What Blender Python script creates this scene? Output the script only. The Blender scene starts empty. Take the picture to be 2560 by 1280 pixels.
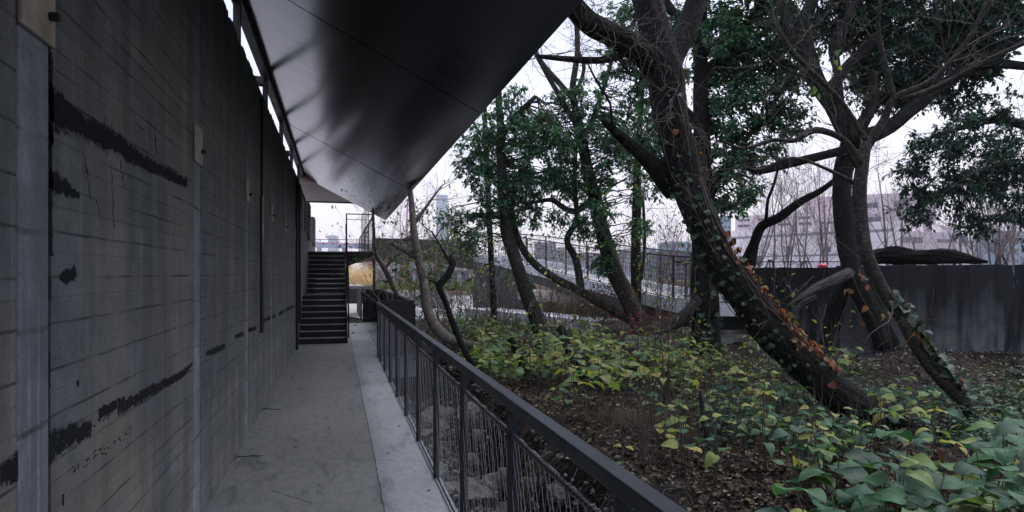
import bpy, math, random
import numpy as np
from mathutils import Vector, noise as mnoise

# ------------------------------------------------------------------ camera, world, sun, exposure
SC = bpy.context.scene
FPX = 1650.0; HY = 684.0; VPX = 845.0; EYE = 1.6
TH = math.atan((1280 - VPX) / FPX)
ST, CT = math.sin(TH), math.cos(TH)
cam_d = bpy.data.cameras.new('camera'); cam = bpy.data.objects.new('camera', cam_d)
SC.collection.objects.link(cam); SC.camera = cam
cam_d.sensor_width = 36; cam_d.lens = 36 * FPX / 2560; cam_d.shift_y = (HY - 640) / 2560
cam_d.clip_start = 0.05; cam_d.clip_end = 6000
cam.location = (0, 0, EYE); cam.rotation_euler = (math.pi / 2, 0, -TH)

SUN_EL, SUN_AZ = math.radians(58), math.radians(66)      # azimuth from +Y towards +X
W = bpy.data.worlds.new('World'); SC.world = W; W.use_nodes = True
nt = W.node_tree; nt.nodes.clear()
wo = nt.nodes.new('ShaderNodeOutputWorld')
bg1 = nt.nodes.new('ShaderNodeBackground'); bg2 = nt.nodes.new('ShaderNodeBackground'); ad = nt.nodes.new('ShaderNodeAddShader')
sky = nt.nodes.new('ShaderNodeTexSky'); sky.sky_type = 'NISHITA'; sky.sun_disc = False
sky.sun_elevation = SUN_EL; sky.sun_rotation = SUN_AZ; sky.air_density = 1.0; sky.dust_density = 4.0
nt.links.new(sky.outputs[0], bg1.inputs[0]); bg1.inputs[1].default_value = 0.05
# the cloud cover: an even lavender overcast, a little brighter and warmer low down, softly mottled
tc = nt.nodes.new('ShaderNodeTexCoord'); sx = nt.nodes.new('ShaderNodeSeparateXYZ'); nt.links.new(tc.outputs['Generated'], sx.inputs[0])
rp = nt.nodes.new('ShaderNodeValToRGB'); nt.links.new(sx.outputs['Z'], rp.inputs[0])
rp.color_ramp.elements[0].position = 0.0; rp.color_ramp.elements[0].color = (0.55, 0.485, 0.515, 1)
rp.color_ramp.elements[1].position = 0.45; rp.color_ramp.elements[1].color = (0.38, 0.42, 0.54, 1)
e = rp.color_ramp.elements.new(0.16); e.color = (0.49, 0.455, 0.52, 1)
nz = nt.nodes.new('ShaderNodeTexNoise'); nz.inputs['Scale'].default_value = 1.6; nz.inputs['Detail'].default_value = 4
mp = nt.nodes.new('ShaderNodeMapping'); mp.inputs['Scale'].default_value = (1, 1, 4)
nt.links.new(tc.outputs['Generated'], mp.inputs[0]); nt.links.new(mp.outputs[0], nz.inputs[0])
mr = nt.nodes.new('ShaderNodeMapRange'); mr.inputs[1].default_value = .3; mr.inputs[2].default_value = .7; mr.inputs[3].default_value = .86; mr.inputs[4].default_value = 1.10
nt.links.new(nz.outputs[0], mr.inputs[0])
vm = nt.nodes.new('ShaderNodeVectorMath'); vm.operation = 'SCALE'; nt.links.new(rp.outputs[0], vm.inputs[0]); nt.links.new(mr.outputs[0], vm.inputs['Scale'])
nt.links.new(vm.outputs[0], bg2.inputs[0]); bg2.inputs[1].default_value = 1.0
nt.links.new(bg1.outputs[0], ad.inputs[0]); nt.links.new(bg2.outputs[0], ad.inputs[1]); nt.links.new(ad.outputs[0], wo.inputs[0])

sd = bpy.data.lights.new('sun', 'SUN'); so = bpy.data.objects.new('sun', sd); SC.collection.objects.link(so)
sd.energy = 1.1; sd.angle = math.radians(40); sd.color = (0.96, 0.98, 1.0)
sdir = Vector((math.sin(SUN_AZ) * math.cos(SUN_EL), math.cos(SUN_AZ) * math.cos(SUN_EL), math.sin(SUN_EL)))
so.rotation_euler = (-sdir).to_track_quat('-Z', 'Y').to_euler()
SC.view_settings.view_transform = 'Standard'; SC.view_settings.look = 'None'
SC.view_settings.gamma = 1; SC.view_settings.exposure = 0.88; SC.view_settings.use_curve_mapping = False
SC.render.engine = 'CYCLES'
SC.cycles.use_denoising = True; SC.cycles.max_bounces = 8; SC.cycles.volume_bounces = 1; SC.cycles.diffuse_bounces = 4; SC.cycles.transparent_max_bounces = 8
SC.cycles.use_adaptive_sampling = True; SC.cycles.adaptive_threshold = 0.015

# ------------------------------------------------------------------ geometry helpers
R = random.Random(7); NR = np.random.RandomState(7)
FW = np.array((ST, CT, 0.0)); RT = np.array((CT, -ST, 0.0)); UP = np.array((0, 0, 1.0))
def P(px, py, D):      # a place D metres deep seen in that direction
    return FW * D + RT * ((px - 1280) * D / FPX) + UP * (EYE + (HY - py) * D / FPX)
def G(px, py, z=0.0):  # a place at height z
    return P(px, py, (EYE - z) * FPX / (py - HY))
def wallD(px, X): return FPX * X / (CT * (px - VPX))
def YD(D, X): return (D - X * ST) / CT
def v3(a): return np.array(a, float)

class MB:
    def __init__(s): s.V = []; s.B = []; s.n = 0; s.U = []
    def add(s, V, F, uv=None, mi=0):
        V = np.asarray(V, float).reshape(-1, 3); F = np.asarray(F, int)
        s.V.append(V); s.B.append((F + s.n, uv, mi)); s.n += len(V)
    def box(s, lo, hi):
        x0, y0, z0 = lo; x1, y1, z1 = hi
        s.add([(x0,y0,z0),(x1,y0,z0),(x1,y1,z0),(x0,y1,z0),(x0,y0,z1),(x1,y0,z1),(x1,y1,z1),(x0,y1,z1)],
              [(0,3,2,1),(4,5,6,7),(0,1,5,4),(1,2,6,5),(2,3,7,6),(3,0,4,7)]); return s
    def bar(s, p, q, w, h, up=(0,0,1)):      # a box from p to q, w wide and h high
        p = v3(p); q = v3(q); d = q - p; L = np.linalg.norm(d); d /= L
        u = v3(up)
        if abs(d @ u) > .98: u = v3((0, 1, 0))
        sd_ = np.cross(d, u); sd_ /= np.linalg.norm(sd_); u = np.cross(sd_, d)
        a = sd_ * w / 2; b = u * h / 2
        s.add([p-a-b, p+a-b, p+a+b, p-a+b, q-a-b, q+a-b, q+a+b, q-a+b],
              [(0,1,2,3),(7,6,5,4),(0,4,5,1),(1,5,6,2),(2,6,7,3),(3,7,4,0)]); return s
    def prism(s, poly, z0, z1):              # vertical prism over a plan polygon
        n = len(poly); V = [(x, y, z0) for x, y in poly] + [(x, y, z1) for x, y in poly]
        s.add(V, [(i, (i+1) % n, n + (i+1) % n, n + i) for i in range(n)])
        s.B.append((np.array([list(range(n))[::-1]]) + s.n - 2*n, None, 0)); s.B.append((np.array([list(range(n, 2*n))]) + s.n - 2*n, None, 0)); return s
    def tube(s, pts, rad, n=8, rough=0.0, seed=0, flare=None):
        P_ = np.asarray(pts, float); r = np.asarray(rad, float) * np.ones(len(P_))
        T = np.gradient(P_, axis=0); T /= np.linalg.norm(T, axis=1)[:, None] + 1e-9
        a = v3((1, 0, 0)) if abs(T[0][0]) < .8 else v3((0, 1, 0))
        m = len(P_); A = np.zeros((m, 3)); x = a - T[0] * (a @ T[0])
        for i in range(m):
            x = x - T[i] * (x @ T[i]); x = x / (np.linalg.norm(x) + 1e-9); A[i] = x
        B_ = np.cross(T, A); ang = np.arange(n) * 2 * math.pi / n
        L = np.concatenate([[0], np.cumsum(np.linalg.norm(np.diff(P_, axis=0), axis=1))])
        rr = r[:, None] * np.ones((m, n))
        if rough > 0:
            rs = np.random.RandomState(seed); lump = np.zeros((m, n))
            for k in range(7):
                f1 = rs.randint(1, 6); f2 = rs.uniform(1.5, 9); ph = rs.uniform(0, 6.28)
                lump += np.sin(ang[None] * f1 + L[:, None] * f2 + ph) * rs.uniform(.2, 1) / (1 + k * .2)
            lump *= .28
            if n >= 20:
                tw = ang[None] + .5 * np.sin(L[:, None] * 1.7 + seed)
                for f1, f2, w in ((9, 4, .20), (14, 7, .18), (23, 12, .13)):
                    lump += w * np.sin(f1 * tw + 1.2 * np.sin(L[:, None] * f2 + f1)) + .35*w * rs.randn(m, n)
            rr = rr * (1 + rough * lump)
        V = P_[:, None] + A[:, None] * (np.cos(ang)[None, :, None] * rr[..., None]) + B_[:, None] * (np.sin(ang)[None, :, None] * rr[..., None])
        I, J = np.meshgrid(np.arange(m - 1), np.arange(n), indexing='ij'); J2 = (J + 1) % n
        F = np.stack([I*n+J, I*n+J2, (I+1)*n+J2, (I+1)*n+J], -1).reshape(-1, 4)
        cir = 2 * math.pi * r.mean(); u0 = (J / n * cir); u1 = ((J + 1) / n * cir); w0 = L[I]; w1 = L[I + 1]
        uv = np.stack([np.stack([u0, w0], -1), np.stack([u1, w0], -1), np.stack([u1, w1], -1), np.stack([u0, w1], -1)], 2).reshape(-1, 2)
        s.add(V.reshape(-1, 3), F, uv); base = s.n - m * n
        s.B.append((np.array([list(range(n))[::-1]]) + base, None, 0)); s.B.append((np.array([list(range((m-1)*n, m*n))]) + base, None, 0)); return s
    def mesh(s, name, smooth=False, off=(0, 0, 0)):
        V = np.concatenate(s.V) - v3(off); me = bpy.data.meshes.new(name)
        tot = [np.full(len(F), F.shape[1]) for F, _, _ in s.B]; tot = np.concatenate(tot)
        loops = np.concatenate([F.ravel() for F, _, _ in s.B])
        me.vertices.add(len(V)); me.vertices.foreach_set('co', V.ravel())
        me.loops.add(len(loops)); me.loops.foreach_set('vertex_index', loops)
        me.polygons.add(len(tot)); st = np.concatenate([[0], np.cumsum(tot)[:-1]])
        me.polygons.foreach_set('loop_start', st.astype(np.int32)); me.polygons.foreach_set('loop_total', tot.astype(np.int32))
        me.polygons.foreach_set('use_smooth', np.full(len(tot), bool(smooth)))
        mi = np.concatenate([np.full(len(F), m_) for F, _, m_ in s.B]).astype(np.int32)
        if mi.any(): me.polygons.foreach_set('material_index', mi)
        if any(u is not None for _, u, _ in s.B):
            uvl = me.uv_layers.new(name='UVMap')
            U = np.concatenate([(u if u is not None else np.zeros((F.size, 2))) for F, u, _ in s.B])
            uvl.data.foreach_set('uv', U.ravel())
        me.update(calc_edges=True); me.validate(); return me

OFF = {}
def tag(o, label=None, cat=None, group=None, kind=None):
    if label: o['label'] = label
    if cat: o['category'] = cat
    if group: o['group'] = group
    if kind: o['kind'] = kind
    return o
def empty(name, loc, label, cat, group=None):
    o = bpy.data.objects.new(name, None); SC.collection.objects.link(o); o.location = tuple(loc); OFF[o.name] = v3(loc)
    o.empty_display_size = .2
    return tag(o, label, cat, group)
def link(name, me, parent=None, mats=None):
    o = bpy.data.objects.new(name, me); SC.collection.objects.link(o)
    if mats is not None:
        for m in (mats if isinstance(mats, (list, tuple)) else [mats]): me.materials.append(m)
    if parent is not None: o.parent = parent
    return o
def put(name, mb, mat, parent=None, smooth=False, bevel=0, base=None, **kw):
    off = OFF[parent.name] if parent is not None else (v3(base) if base is not None else np.zeros(3))
    o = link(name, mb.mesh(name, smooth, off), parent, mat); OFF[o.name] = off
    if parent is None and base is not None: o.location = tuple(off)
    if bevel:
        b = o.modifiers.new('bevel', 'BEVEL'); b.width = bevel; b.segments = 2; b.limit_method = 'ANGLE'
    return tag(o, **kw)
def setting(name, mb, mat, **k): return put(name, mb, mat, kind='structure', **k)
def copy_tree(o, parent=None):
    c = o.copy(); SC.collection.objects.link(c)
    if parent is not None: c.parent = parent
    for ch in o.children: copy_tree(ch, c)
    return c
def cat_rom(pts, rad, step):
    p = np.asarray(pts, float); r = np.asarray(rad, float)
    p = np.vstack([2*p[0]-p[1], p, 2*p[-1]-p[-2]]); r = np.concatenate([[r[0]], r, [r[-1]]]); oP = []; oR = []
    for i in range(1, len(p) - 2):
        L = np.linalg.norm(p[i+1] - p[i]); n = max(1, int(L / step))
        for k in range(n):
            t = k / n
            oP.append(.5*((2*p[i]) + (-p[i-1]+p[i+1])*t + (2*p[i-1]-5*p[i]+4*p[i+1]-p[i+2])*t*t + (-p[i-1]+3*p[i]-3*p[i+1]+p[i+2])*t**3))
            oR.append(r[i] * (1-t) + r[i+1] * t)
    oP.append(p[-2]); oR.append(r[-2]); return np.array(oP), np.array(oR)

# ------------------------------------------------------------------ materials
class NT:
    def __init__(s, name):
        s.m = bpy.data.materials.new(name); s.m.use_nodes = True; s.t = s.m.node_tree; s.b = s.t.nodes['Principled BSDF']
        s.tc = s.new('ShaderNodeTexCoord'); s.o = s.t.nodes['Material Output']
    def new(s, k, **kw):
        n = s.t.nodes.new(k)
        for a, b in kw.items(): setattr(n, a, b)
        return n
    def set(s, sock, v):
        if hasattr(v, 'is_output'): s.t.links.new(v, sock)
        elif v is not None:
            if isinstance(v, tuple) and len(v) == 3 and sock.type == 'RGBA': v = v + (1,)
            sock.default_value = v
    def vec(s, scale=(1,1,1), src='Object', rot=(0,0,0)):
        m = s.new('ShaderNodeMapping'); m.inputs['Scale'].default_value = scale; m.inputs['Rotation'].default_value = rot
        s.t.links.new(s.tc.outputs[src], m.inputs[0]); return m.outputs[0]
    def noise(s, vec, scale=5, detail=4, rough=.55, dist=0):
        n = s.new('ShaderNodeTexNoise'); s.set(n.inputs['Vector'], vec); n.inputs['Scale'].default_value = scale
        n.inputs['Detail'].default_value = detail; n.inputs['Roughness'].default_value = rough; n.inputs['Distortion'].default_value = dist; return n.outputs[0]
    def vor(s, vec, scale=5, feature='F1', out=0):
        n = s.new('ShaderNodeTexVoronoi', feature=feature); s.set(n.inputs['Vector'], vec); n.inputs['Scale'].default_value = scale; return n.outputs[out]
    def ramp(s, f, stops):
        n = s.new('ShaderNodeValToRGB'); s.set(n.inputs[0], f); cr = n.color_ramp
        while len(cr.elements) < len(stops): cr.elements.new(.5)
        for e_, (p_, c) in zip(cr.elements, stops):
            e_.position = p_; e_.color = ((c, c, c) if not isinstance(c, tuple) else c) + (1,)
        return n.outputs[0]
    def mix(s, f, a, b, mode='MIX'):
        n = s.new('ShaderNodeMix', data_type='RGBA', blend_type=mode); s.set(n.inputs[0], f); s.set(n.inputs[6], a); s.set(n.inputs[7], b); return n.outputs[2]
    def math(s, op, a, b=0.0, c=None):
        n = s.new('ShaderNodeMath', operation=op); s.set(n.inputs[0], a); s.set(n.inputs[1], b)
        if c is not None: s.set(n.inputs[2], c)
        return n.outputs[0]
    def bump(s, h, strength=.5, dist=.01, nrm=None):
        n = s.new('ShaderNodeBump'); n.inputs['Strength'].default_value = strength; n.inputs['Distance'].default_value = dist
        s.set(n.inputs['Height'], h)
        if nrm is not None: s.set(n.inputs['Normal'], nrm)
        return n.outputs[0]
    def sep(s, v):
        n = s.new('ShaderNodeSeparateXYZ'); s.t.links.new(v, n.inputs[0]); return n.outputs
    def fin(s, col=None, rough=None, nrm=None, metal=None, spec=None):
        s.set(s.b.inputs['Base Color'], col); s.set(s.b.inputs['Roughness'], rough); s.set(s.b.inputs['Normal'], nrm)
        s.set(s.b.inputs['Metallic'], metal); s.set(s.b.inputs['Specular IOR Level'], spec); return s.m

def simple(name, col, rough=.6, var=.25, scale=3, bump=.15, metal=0, spec=.5, dist=.003):
    t = NT(name); v = t.vec(); n = t.noise(v, scale, 5); n2 = t.noise(v, scale * 9, 3)
    c = t.mix(t.ramp(n, [(.3, 0.0), (.7, 1.0)]), tuple(x*(1-var) for x in col), tuple(min(1, x*(1+var)) for x in col))
    return t.fin(c, rough, t.bump(n2, bump, dist), metal, spec)

def concrete_wall(name, base, light, streak=.5, boards=.145, warm=None):
    t = NT(name); g = t.tc.outputs['Object']; X, Y, Z = t.sep(g)
    big = t.noise(t.vec((.8,.8,.8)), 1.3, 6, .6); med = t.noise(t.vec(), 7, 6, .62); fine = t.noise(t.vec(), 60, 4, .7)
    vs = t.noise(t.vec((3, 3, .35)), 1.3, 5, .6)
    c = t.mix(t.ramp(big, [(.3, 0.0), (.7, 1.0)]), tuple(x*.62 for x in base), base)
    c = t.mix(t.ramp(med, [(.35, 0.0), (.75, .8)]), c, light)
    if warm: c = t.mix(t.ramp(t.noise(t.vec((1,1,1.6)), 1.1, 6), [(.42, 0.0), (.62, .75)]), c, warm)
    c = t.mix(t.math('MULTIPLY', t.ramp(vs, [(.42, 1.0), (.58, 0.0)]), streak), c, tuple(x*.42 for x in base))
    # run-down streaks of pale lime
    c = t.mix(t.ramp(t.noise(t.vec((14, 14, .5)), 1.3, 5, .7), [(.56, 0.0), (.70, .35)]), c, tuple(min(1, x*1.7) for x in light))
    c = t.mix(t.ramp(fine, [(.32, .55), (.5, 0.0)]), c, tuple(x*.4 for x in base))
    pits = t.ramp(t.vor(t.vec((1,1,.8)), 26), [(.05, 1.0), (.13, 0.0)]); pm = t.math('MULTIPLY', pits, t.ramp(t.noise(t.vec(), 3.3, 3), [(.5, 0.0), (.6, 1.0)]))
    c = t.mix(pm, c, tuple(x*.2 for x in base))
    h = t.math('ADD', t.math('MULTIPLY', fine, .35), t.math('MULTIPLY', med, .6))
    if boards:
        wz = t.math('ADD', t.math('DIVIDE', Z, boards), t.math('MULTIPLY', t.noise(t.vec((1, 1, .2)), 2.2, 6, .75), .12))
        fr = t.math('FRACT', wz); ln = t.math('ABSOLUTE', t.math('SUBTRACT', fr, .5))
        line = t.ramp(ln, [(.455, 0.0), (.49, 1.0)])
        gate = t.ramp(t.noise(t.vec((1.4,1.4,5)), 2.0, 4, .6), [(.40, .08), (.60, .95)])
        lm = t.math('MULTIPLY', line, gate); c = t.mix(lm, c, tuple(x*.22 for x in base))
        bid = t.math('FLOOR', t.math('ADD', wz, .5)); wn = t.new('ShaderNodeTexWhiteNoise', noise_dimensions='1D'); t.set(wn.inputs['W'], bid)
        c = t.mix(t.math('MULTIPLY', wn.outputs[0], .30), c, tuple(x*.5 for x in base))
        h = t.math('SUBTRACT', t.math('ADD', h, t.math('MULTIPLY', wn.outputs[0], .9)), t.math('MULTIPLY', lm, 1.5))
    h = t.math('SUBTRACT', h, t.math('MULTIPLY', pm, .8))
    return t.fin(c, .82, t.bump(h, .6, .006), spec=.35)

M = {}
M['wall'] = concrete_wall('board_marked_concrete', (.135, .148, .152), (.235, .250, .254), .55, warm=(.225, .205, .168))
M['wall_pale'] = concrete_wall('worn_pale_concrete', (.20, .222, .25), (.38, .41, .45), .6, boards=.29)
def ruin():
    t = NT('old_stained_wall'); X, Y, Z = t.sep(t.tc.outputs['Object']); med = t.noise(t.vec(), 5, 6, .65); fine = t.noise(t.vec(), 50, 4, .7)
    s1 = t.noise(t.vec((1, 1, .10)), 3.0, 5, .6, .3); s2 = t.noise(t.vec((1, 1, .06)), 10, 4, .6)
    c = t.mix(t.ramp(med, [(.3, 0.0), (.7, 1.0)]), (.10, .102, .100), (.22, .222, .22))
    up = t.ramp(t.math('ADD', t.math('MULTIPLY', Z, .32), t.math('MULTIPLY', s1, .75)), [(.42, 0.0), (.74, 1.0)])
    c = t.mix(t.math('MULTIPLY', up, .9), c, (.018, .018, .020))
    c = t.mix(t.ramp(s1, [(.50, 0.0), (.58, .92)]), c, (.016, .016, .018)); c = t.mix(t.ramp(s2, [(.55, 0.0), (.66, .6)]), c, (.02, .02, .022))
    c = t.mix(t.ramp(t.noise(t.vec((1, 1, .2)), 6.5, 5, .7), [(.66, 0.0), (.72, .5)]), c, (.26, .27, .29))
    return t.fin(c, .85, t.bump(t.math('ADD', fine, med), .6, .01), spec=.3)
M['ruin'] = ruin()
M['stairwall'] = concrete_wall('grey_concrete', (.22, .22, .23), (.32, .32, .33), .4, boards=.3)

def path_mat(name, base, light, speck=0.0):
    t = NT(name); v = t.vec(); big = t.noise(v, .9, 6, .65, .6); med = t.noise(v, 6, 6, .65); fine = t.noise(v, 70, 3, .7)
    c = t.mix(t.ramp(big, [(.33, 0.0), (.68, 1.0)]), tuple(x*.72 for x in base), base)
    c = t.mix(t.ramp(t.noise(t.vec((1, .5, 1)), 16, 7, .8), [(.34, 0.0), (.78, .7)]), c, light)
    st = t.ramp(t.noise(t.vec((3, .9, 1)), 1.7, 7, .75, .9), [(.30, .85), (.46, 0.0)]); c = t.mix(st, c, tuple(x*.38 for x in base))
    cr = t.ramp(t.vor(t.vec((1, .6, 1)), 1.1, 'DISTANCE_TO_EDGE'), [(.0, 1.0), (.006, 0.0)])
    cm = t.math('MULTIPLY', cr, t.ramp(t.noise(v, 1.4, 3), [(.55, 0.0), (.62, .85)])); c = t.mix(cm, c, tuple(x*.25 for x in base))
    c = t.mix(t.ramp(fine, [(.35, .6), (.5, 0.0)]), c, tuple(x*.5 for x in base))
    if speck: c = t.mix(t.ramp(t.vor(v, 95), [(.08, speck), (.16, 0.0)]), c, (.75, .75, .78))
    h = t.math('ADD', t.math('MULTIPLY', fine, .3), t.math('SUBTRACT', med, cm))
    return t.fin(c, t.ramp(big, [(.3, .55), (.7, .8)]), t.bump(h, .22, .005), spec=.3)
M['path'] = path_mat('old_poured_concrete', (.20, .207, .214), (.37, .378, .39))
M['strip'] = path_mat('ground_terrazzo_strip', (.32, .335, .37), (.43, .445, .49), .4)
M['plaza'] = path_mat('pale_paving', (.52, .49, .49), (.66, .63, .63))

def metal(name, col, rough=.45, streak=False):
    t = NT(name); v = t.vec(); n = t.noise(v, 4, 5, .6); f = t.noise(v, 60, 3, .7)
    c = t.mix(t.ramp(n, [(.3, 0.0), (.7, 1.0)]), tuple(x*.65 for x in col), col)
    c = t.mix(t.ramp(t.noise(v, 23, 4, .7), [(.62, 0.0), (.75, .5)]), c, tuple(x*1.9 for x in col))
    return t.fin(c, t.ramp(n, [(.3, rough*.8), (.7, min(1, rough*1.3))]), t.bump(f, .12, .002), 0.0, .5)
M['black'] = metal('black_painted_steel', (.009, .010, .013), .45)
M['rail'] = metal('black_painted_handrail', (.012, .018, .030), .38)
M['wire'] = metal('stainless_wire', (.20, .20, .21), .35)
M['zinc'] = metal('pale_steel', (.82, .82, .86), .5)
def tarpatch():
    t = NT('flaking_black_tar'); U, V, _ = t.sep(t.tc.outputs['UV']); n = t.noise(t.vec((1, 1, 1)), 22, 6, .75); n2 = t.noise(t.vec((1, .8, 1)), 34, 5, .75)
    s = t.math('ADD', t.math('ABSOLUTE', V), t.math('ADD', t.math('MULTIPLY', t.math('SUBTRACT', n, .5), 2.2), t.math('MULTIPLY', t.math('SUBTRACT', n2, .5), 1.3)))
    al = t.ramp(s, [(.52, 1.0), (.80, 0.0)]); c = t.mix(n2, (.005, .006, .009), (.024, .026, .033)); t.fin(c, .9, t.bump(n, .4, .004), spec=.15); t.set(t.b.inputs['Alpha'], al); return t.m
M['tarpatch'] = tarpatch()
M['plate'] = simple('rusty_pale_plate', (.30, .27, .22), .7, .35, 9, .3)
M['tar'] = simple('black_tar', (.016, .017, .022), .75, .6, 9, .9, dist=.01)
M['nosing'] = simple('worn_steel_nosing', (.42, .44, .48), .4, .3, 9)
M['tread'] = simple('black_steel_tread', (.013, .014, .017), .5, .3, 4)

def soffit():
    t = NT('brushed_black_soffit'); v = t.vec((.7, 9, .7)); n = t.noise(v, 2.2, 6, .7); n2 = t.noise(t.vec((2, 60, 2)), 1.5, 3, .7); b = t.noise(t.vec(), .8, 3)
    c = t.mix(t.ramp(n, [(.3, 0.0), (.7, 1.0)]), (.046, .050, .060), (.080, .085, .10))
    h = t.math('ADD', n, t.math('MULTIPLY', n2, .5))
    t.b.inputs['Coat Weight'].default_value = 0.0
    return t.fin(c, t.ramp(n, [(.3, .13), (.75, .25)]), t.bump(h, .03, .004), 1.0, .5)
M['soffit'] = soffit()
M['pinkceil'] = simple('pinkish_ceiling_board', (.36, .25, .22), .5, .15, 1.2)

def bark(name, dark, light, ux=26, uy=6, moss=0.0, strength=.9, dist=.02):
    t = NT(name); v = t.vec((ux, uy, 1), 'UV'); n = t.noise(v, 1.0, 6, .68, .6); w = t.vor(v, 1.4, 'DISTANCE_TO_EDGE'); big = t.noise(t.vec(), 1.7, 4)
    f = t.math('ADD', t.math('MULTIPLY', n, .8), t.math('MULTIPLY', t.ramp(w, [(0.0, 0.0), (.3, 1.0)]), .5))
    c = t.mix(t.ramp(f, [(.45, 0.0), (.95, 1.0)]), dark, light)
    c = t.mix(t.ramp(big, [(.35, .5), (.65, 0.0)]), c, tuple(x*.45 for x in dark))
    c = t.mix(t.ramp(t.noise(t.vec(), 4.5, 5, .7), [(.55, 0.0), (.7, .5)]), c, tuple(min(1, x*1.5) for x in light))
    if moss: c = t.mix(t.math('MULTIPLY', t.ramp(t.noise(t.vec(), 3.1, 5, .7), [(.5, 0.0), (.65, 1.0)]), moss), c, (.04, .06, .03))
    return t.fin(c, .88, t.bump(f, strength, dist), spec=.25)
M['bark1'] = bark('dark_furrowed_bark', (.005, .005, .0045), (.029, .0245, .0205), 30, 7)
M['bark2'] = bark('ridged_grey_bark', (.012, .0125, .011), (.060, .057, .049), 34, 14)
M['bark3'] = bark('smooth_brown_bark', (.024, .021, .017), (.080, .071, .057), 12, 16, strength=.35)
M['bark4'] = bark('pale_grey_bark', (.15, .125, .11), (.27, .235, .21), 8, 14, strength=.25)
M['twig'] = simple('thin_twig_bark', (.095, .075, .062), .85, .4, 7)
M['twig_pale'] = simple('pale_twig_bark', (.22, .17, .165), .85, .3, 7)
M['deadwood'] = bark('weathered_dead_wood', (.03, .025, .023), (.13, .11, .10), 40, 3, strength=.8)

def leafmat(name, stops, rough=.42, trans=.3, veins=False, spec=.45):
    t = NT(name)
    if veins: oi = t.new('ShaderNodeObjectInfo'); f = oi.outputs['Random']
    else: ge = t.new('ShaderNodeNewGeometry'); f = ge.outputs['Random Per Island']
    c = t.ramp(f, stops); nr = None
    if veins:
        X, Y, Z = t.sep(t.tc.outputs['UV'])          # X across (-1..1), Y along (0..1)
        ax = t.math('ABSOLUTE', X)
        mid = t.ramp(ax, [(0.0, 1.0), (.05, 0.0)])
        ph = t.math('FRACT', t.math('MULTIPLY', t.math('SUBTRACT', Y, t.math('MULTIPLY', ax, .35)), 7.0))
        vn = t.ramp(t.math('ABSOLUTE', t.math('SUBTRACT', ph, .5)), [(.0, .8), (.10, 0.0)])
        vv = t.math('MAXIMUM', mid, vn)
        c0 = c; c = t.mix(t.math('MULTIPLY', vv, .55), c, tuple((.16, .20, .09)))
        c = t.mix(t.ramp(t.noise(t.vec((1,1,1)), 14, 5, .65), [(.58, 0.0), (.72, .55)]), c, (.13, .10, .04))
        c = t.mix(t.ramp(t.noise(t.vec((1,1,1)), 5, 3), [(.3, .5), (.6, 0.0)]), c, (.02, .05, .03))
        nr = t.bump(t.math('ADD', vv, t.noise(t.vec(), 30, 3)), .5, .004)
    t.fin(c, rough, nr, spec=spec)
    tr = t.new('ShaderNodeBsdfTranslucent'); t.set(tr.inputs[0], t.mix(1.0, c, (1.35, 1.35, .75), 'MULTIPLY'))
    ms = t.new('ShaderNodeMixShader'); ms.inputs[0].default_value = trans
    t.t.links.new(t.b.outputs[0], ms.inputs[1]); t.t.links.new(tr.outputs[0], ms.inputs[2]); t.t.links.new(ms.outputs[0], t.o.inputs[0]); return t.m
M['ever'] = leafmat('evergreen_leaf', [(0, (.014, .050, .034)), (.45, (.040, .140, .080)), (.8, (.09, .23, .12)), (1, (.22, .36, .20))], .36, .32)
M['ever2'] = leafmat('dark_evergreen_leaf', [(0, (.008, .032, .024)), (.6, (.022, .082, .054)), (1, (.07, .16, .10))], .34, .15)
M['lime'] = leafmat('lime_leaf', [(0, (.05, .10, .025)), (.5, (.12, .19, .04)), (1, (.26, .27, .05))], .5, .4)
M['cover'] = leafmat('ground_cover_leaf', [(0, (.018, .06, .035)), (.35, (.05, .13, .05)), (.6, (.18, .24, .055)), (.85, (.36, .36, .09)), (1, (.45, .38, .12))], .5, .3)
M['cover_dark'] = leafmat('dark_ground_cover_leaf', [(0, (.014, .045, .034)), (.6, (.035, .11, .065)), (.9, (.12, .18, .07)), (1, (.30, .28, .09))], .5, .3)
M['litter'] = leafmat('fallen_leaf', [(0, (.018, .012, .009)), (.45, (.06, .040, .028)), (.75, (.13, .085, .055)), (.9, (.21, .15, .10)), (1, (.34, .28, .23))], .75, .05, spec=.2)
M['bleaf'] = leafmat('broad_green_leaf', [(0, (.012, .052, .040)), (.35, (.024, .105, .062)), (.65, (.05, .165, .070)), (.85, (.13, .24, .07)), (1, (.30, .33, .08))], .48, .3, True, .3)
M['mleaf'] = leafmat('yellow_green_leaf', [(0, (.06, .17, .08)), (.3, (.14, .25, .08)), (.6, (.27, .36, .09)), (.85, (.44, .44, .11)), (1, (.50, .42, .11))], .5, .4, True)
M['ivy'] = leafmat('ivy_leaf', [(0, (.014, .04, .022)), (.6, (.022, .06, .035)), (.9, (.05, .085, .035)), (1, (.10, .10, .04))], .42, .2, True)
M['ivy_red'] = leafmat('russet_ivy_leaf', [(0, (.22, .055, .025)), (.5, (.36, .11, .045)), (.8, (.42, .18, .08)), (1, (.15, .12, .05))], .5, .3, True)
M['russet'] = leafmat('dead_russet_leaf', [(0, (.04, .022, .015)), (1, (.13, .07, .04))], .7, .3)
M['crimson'] = leafmat('crimson_leaf', [(0, (.12, .015, .03)), (1, (.30, .04, .07))], .6, .3)
M['straw'] = leafmat('straw_blade', [(0, (.48, .30, .16)), (.5, (.66, .50, .36)), (1, (.82, .70, .58))], .7, .5)
M['reed'] = leafmat('brown_reed', [(0, (.13, .10, .07)), (1, (.30, .23, .18))], .8, .3)
M['lawn'] = leafmat('dull_grass_blade', [(0, (.06, .09, .035)), (1, (.15, .17, .07))], .7, .3)

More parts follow.
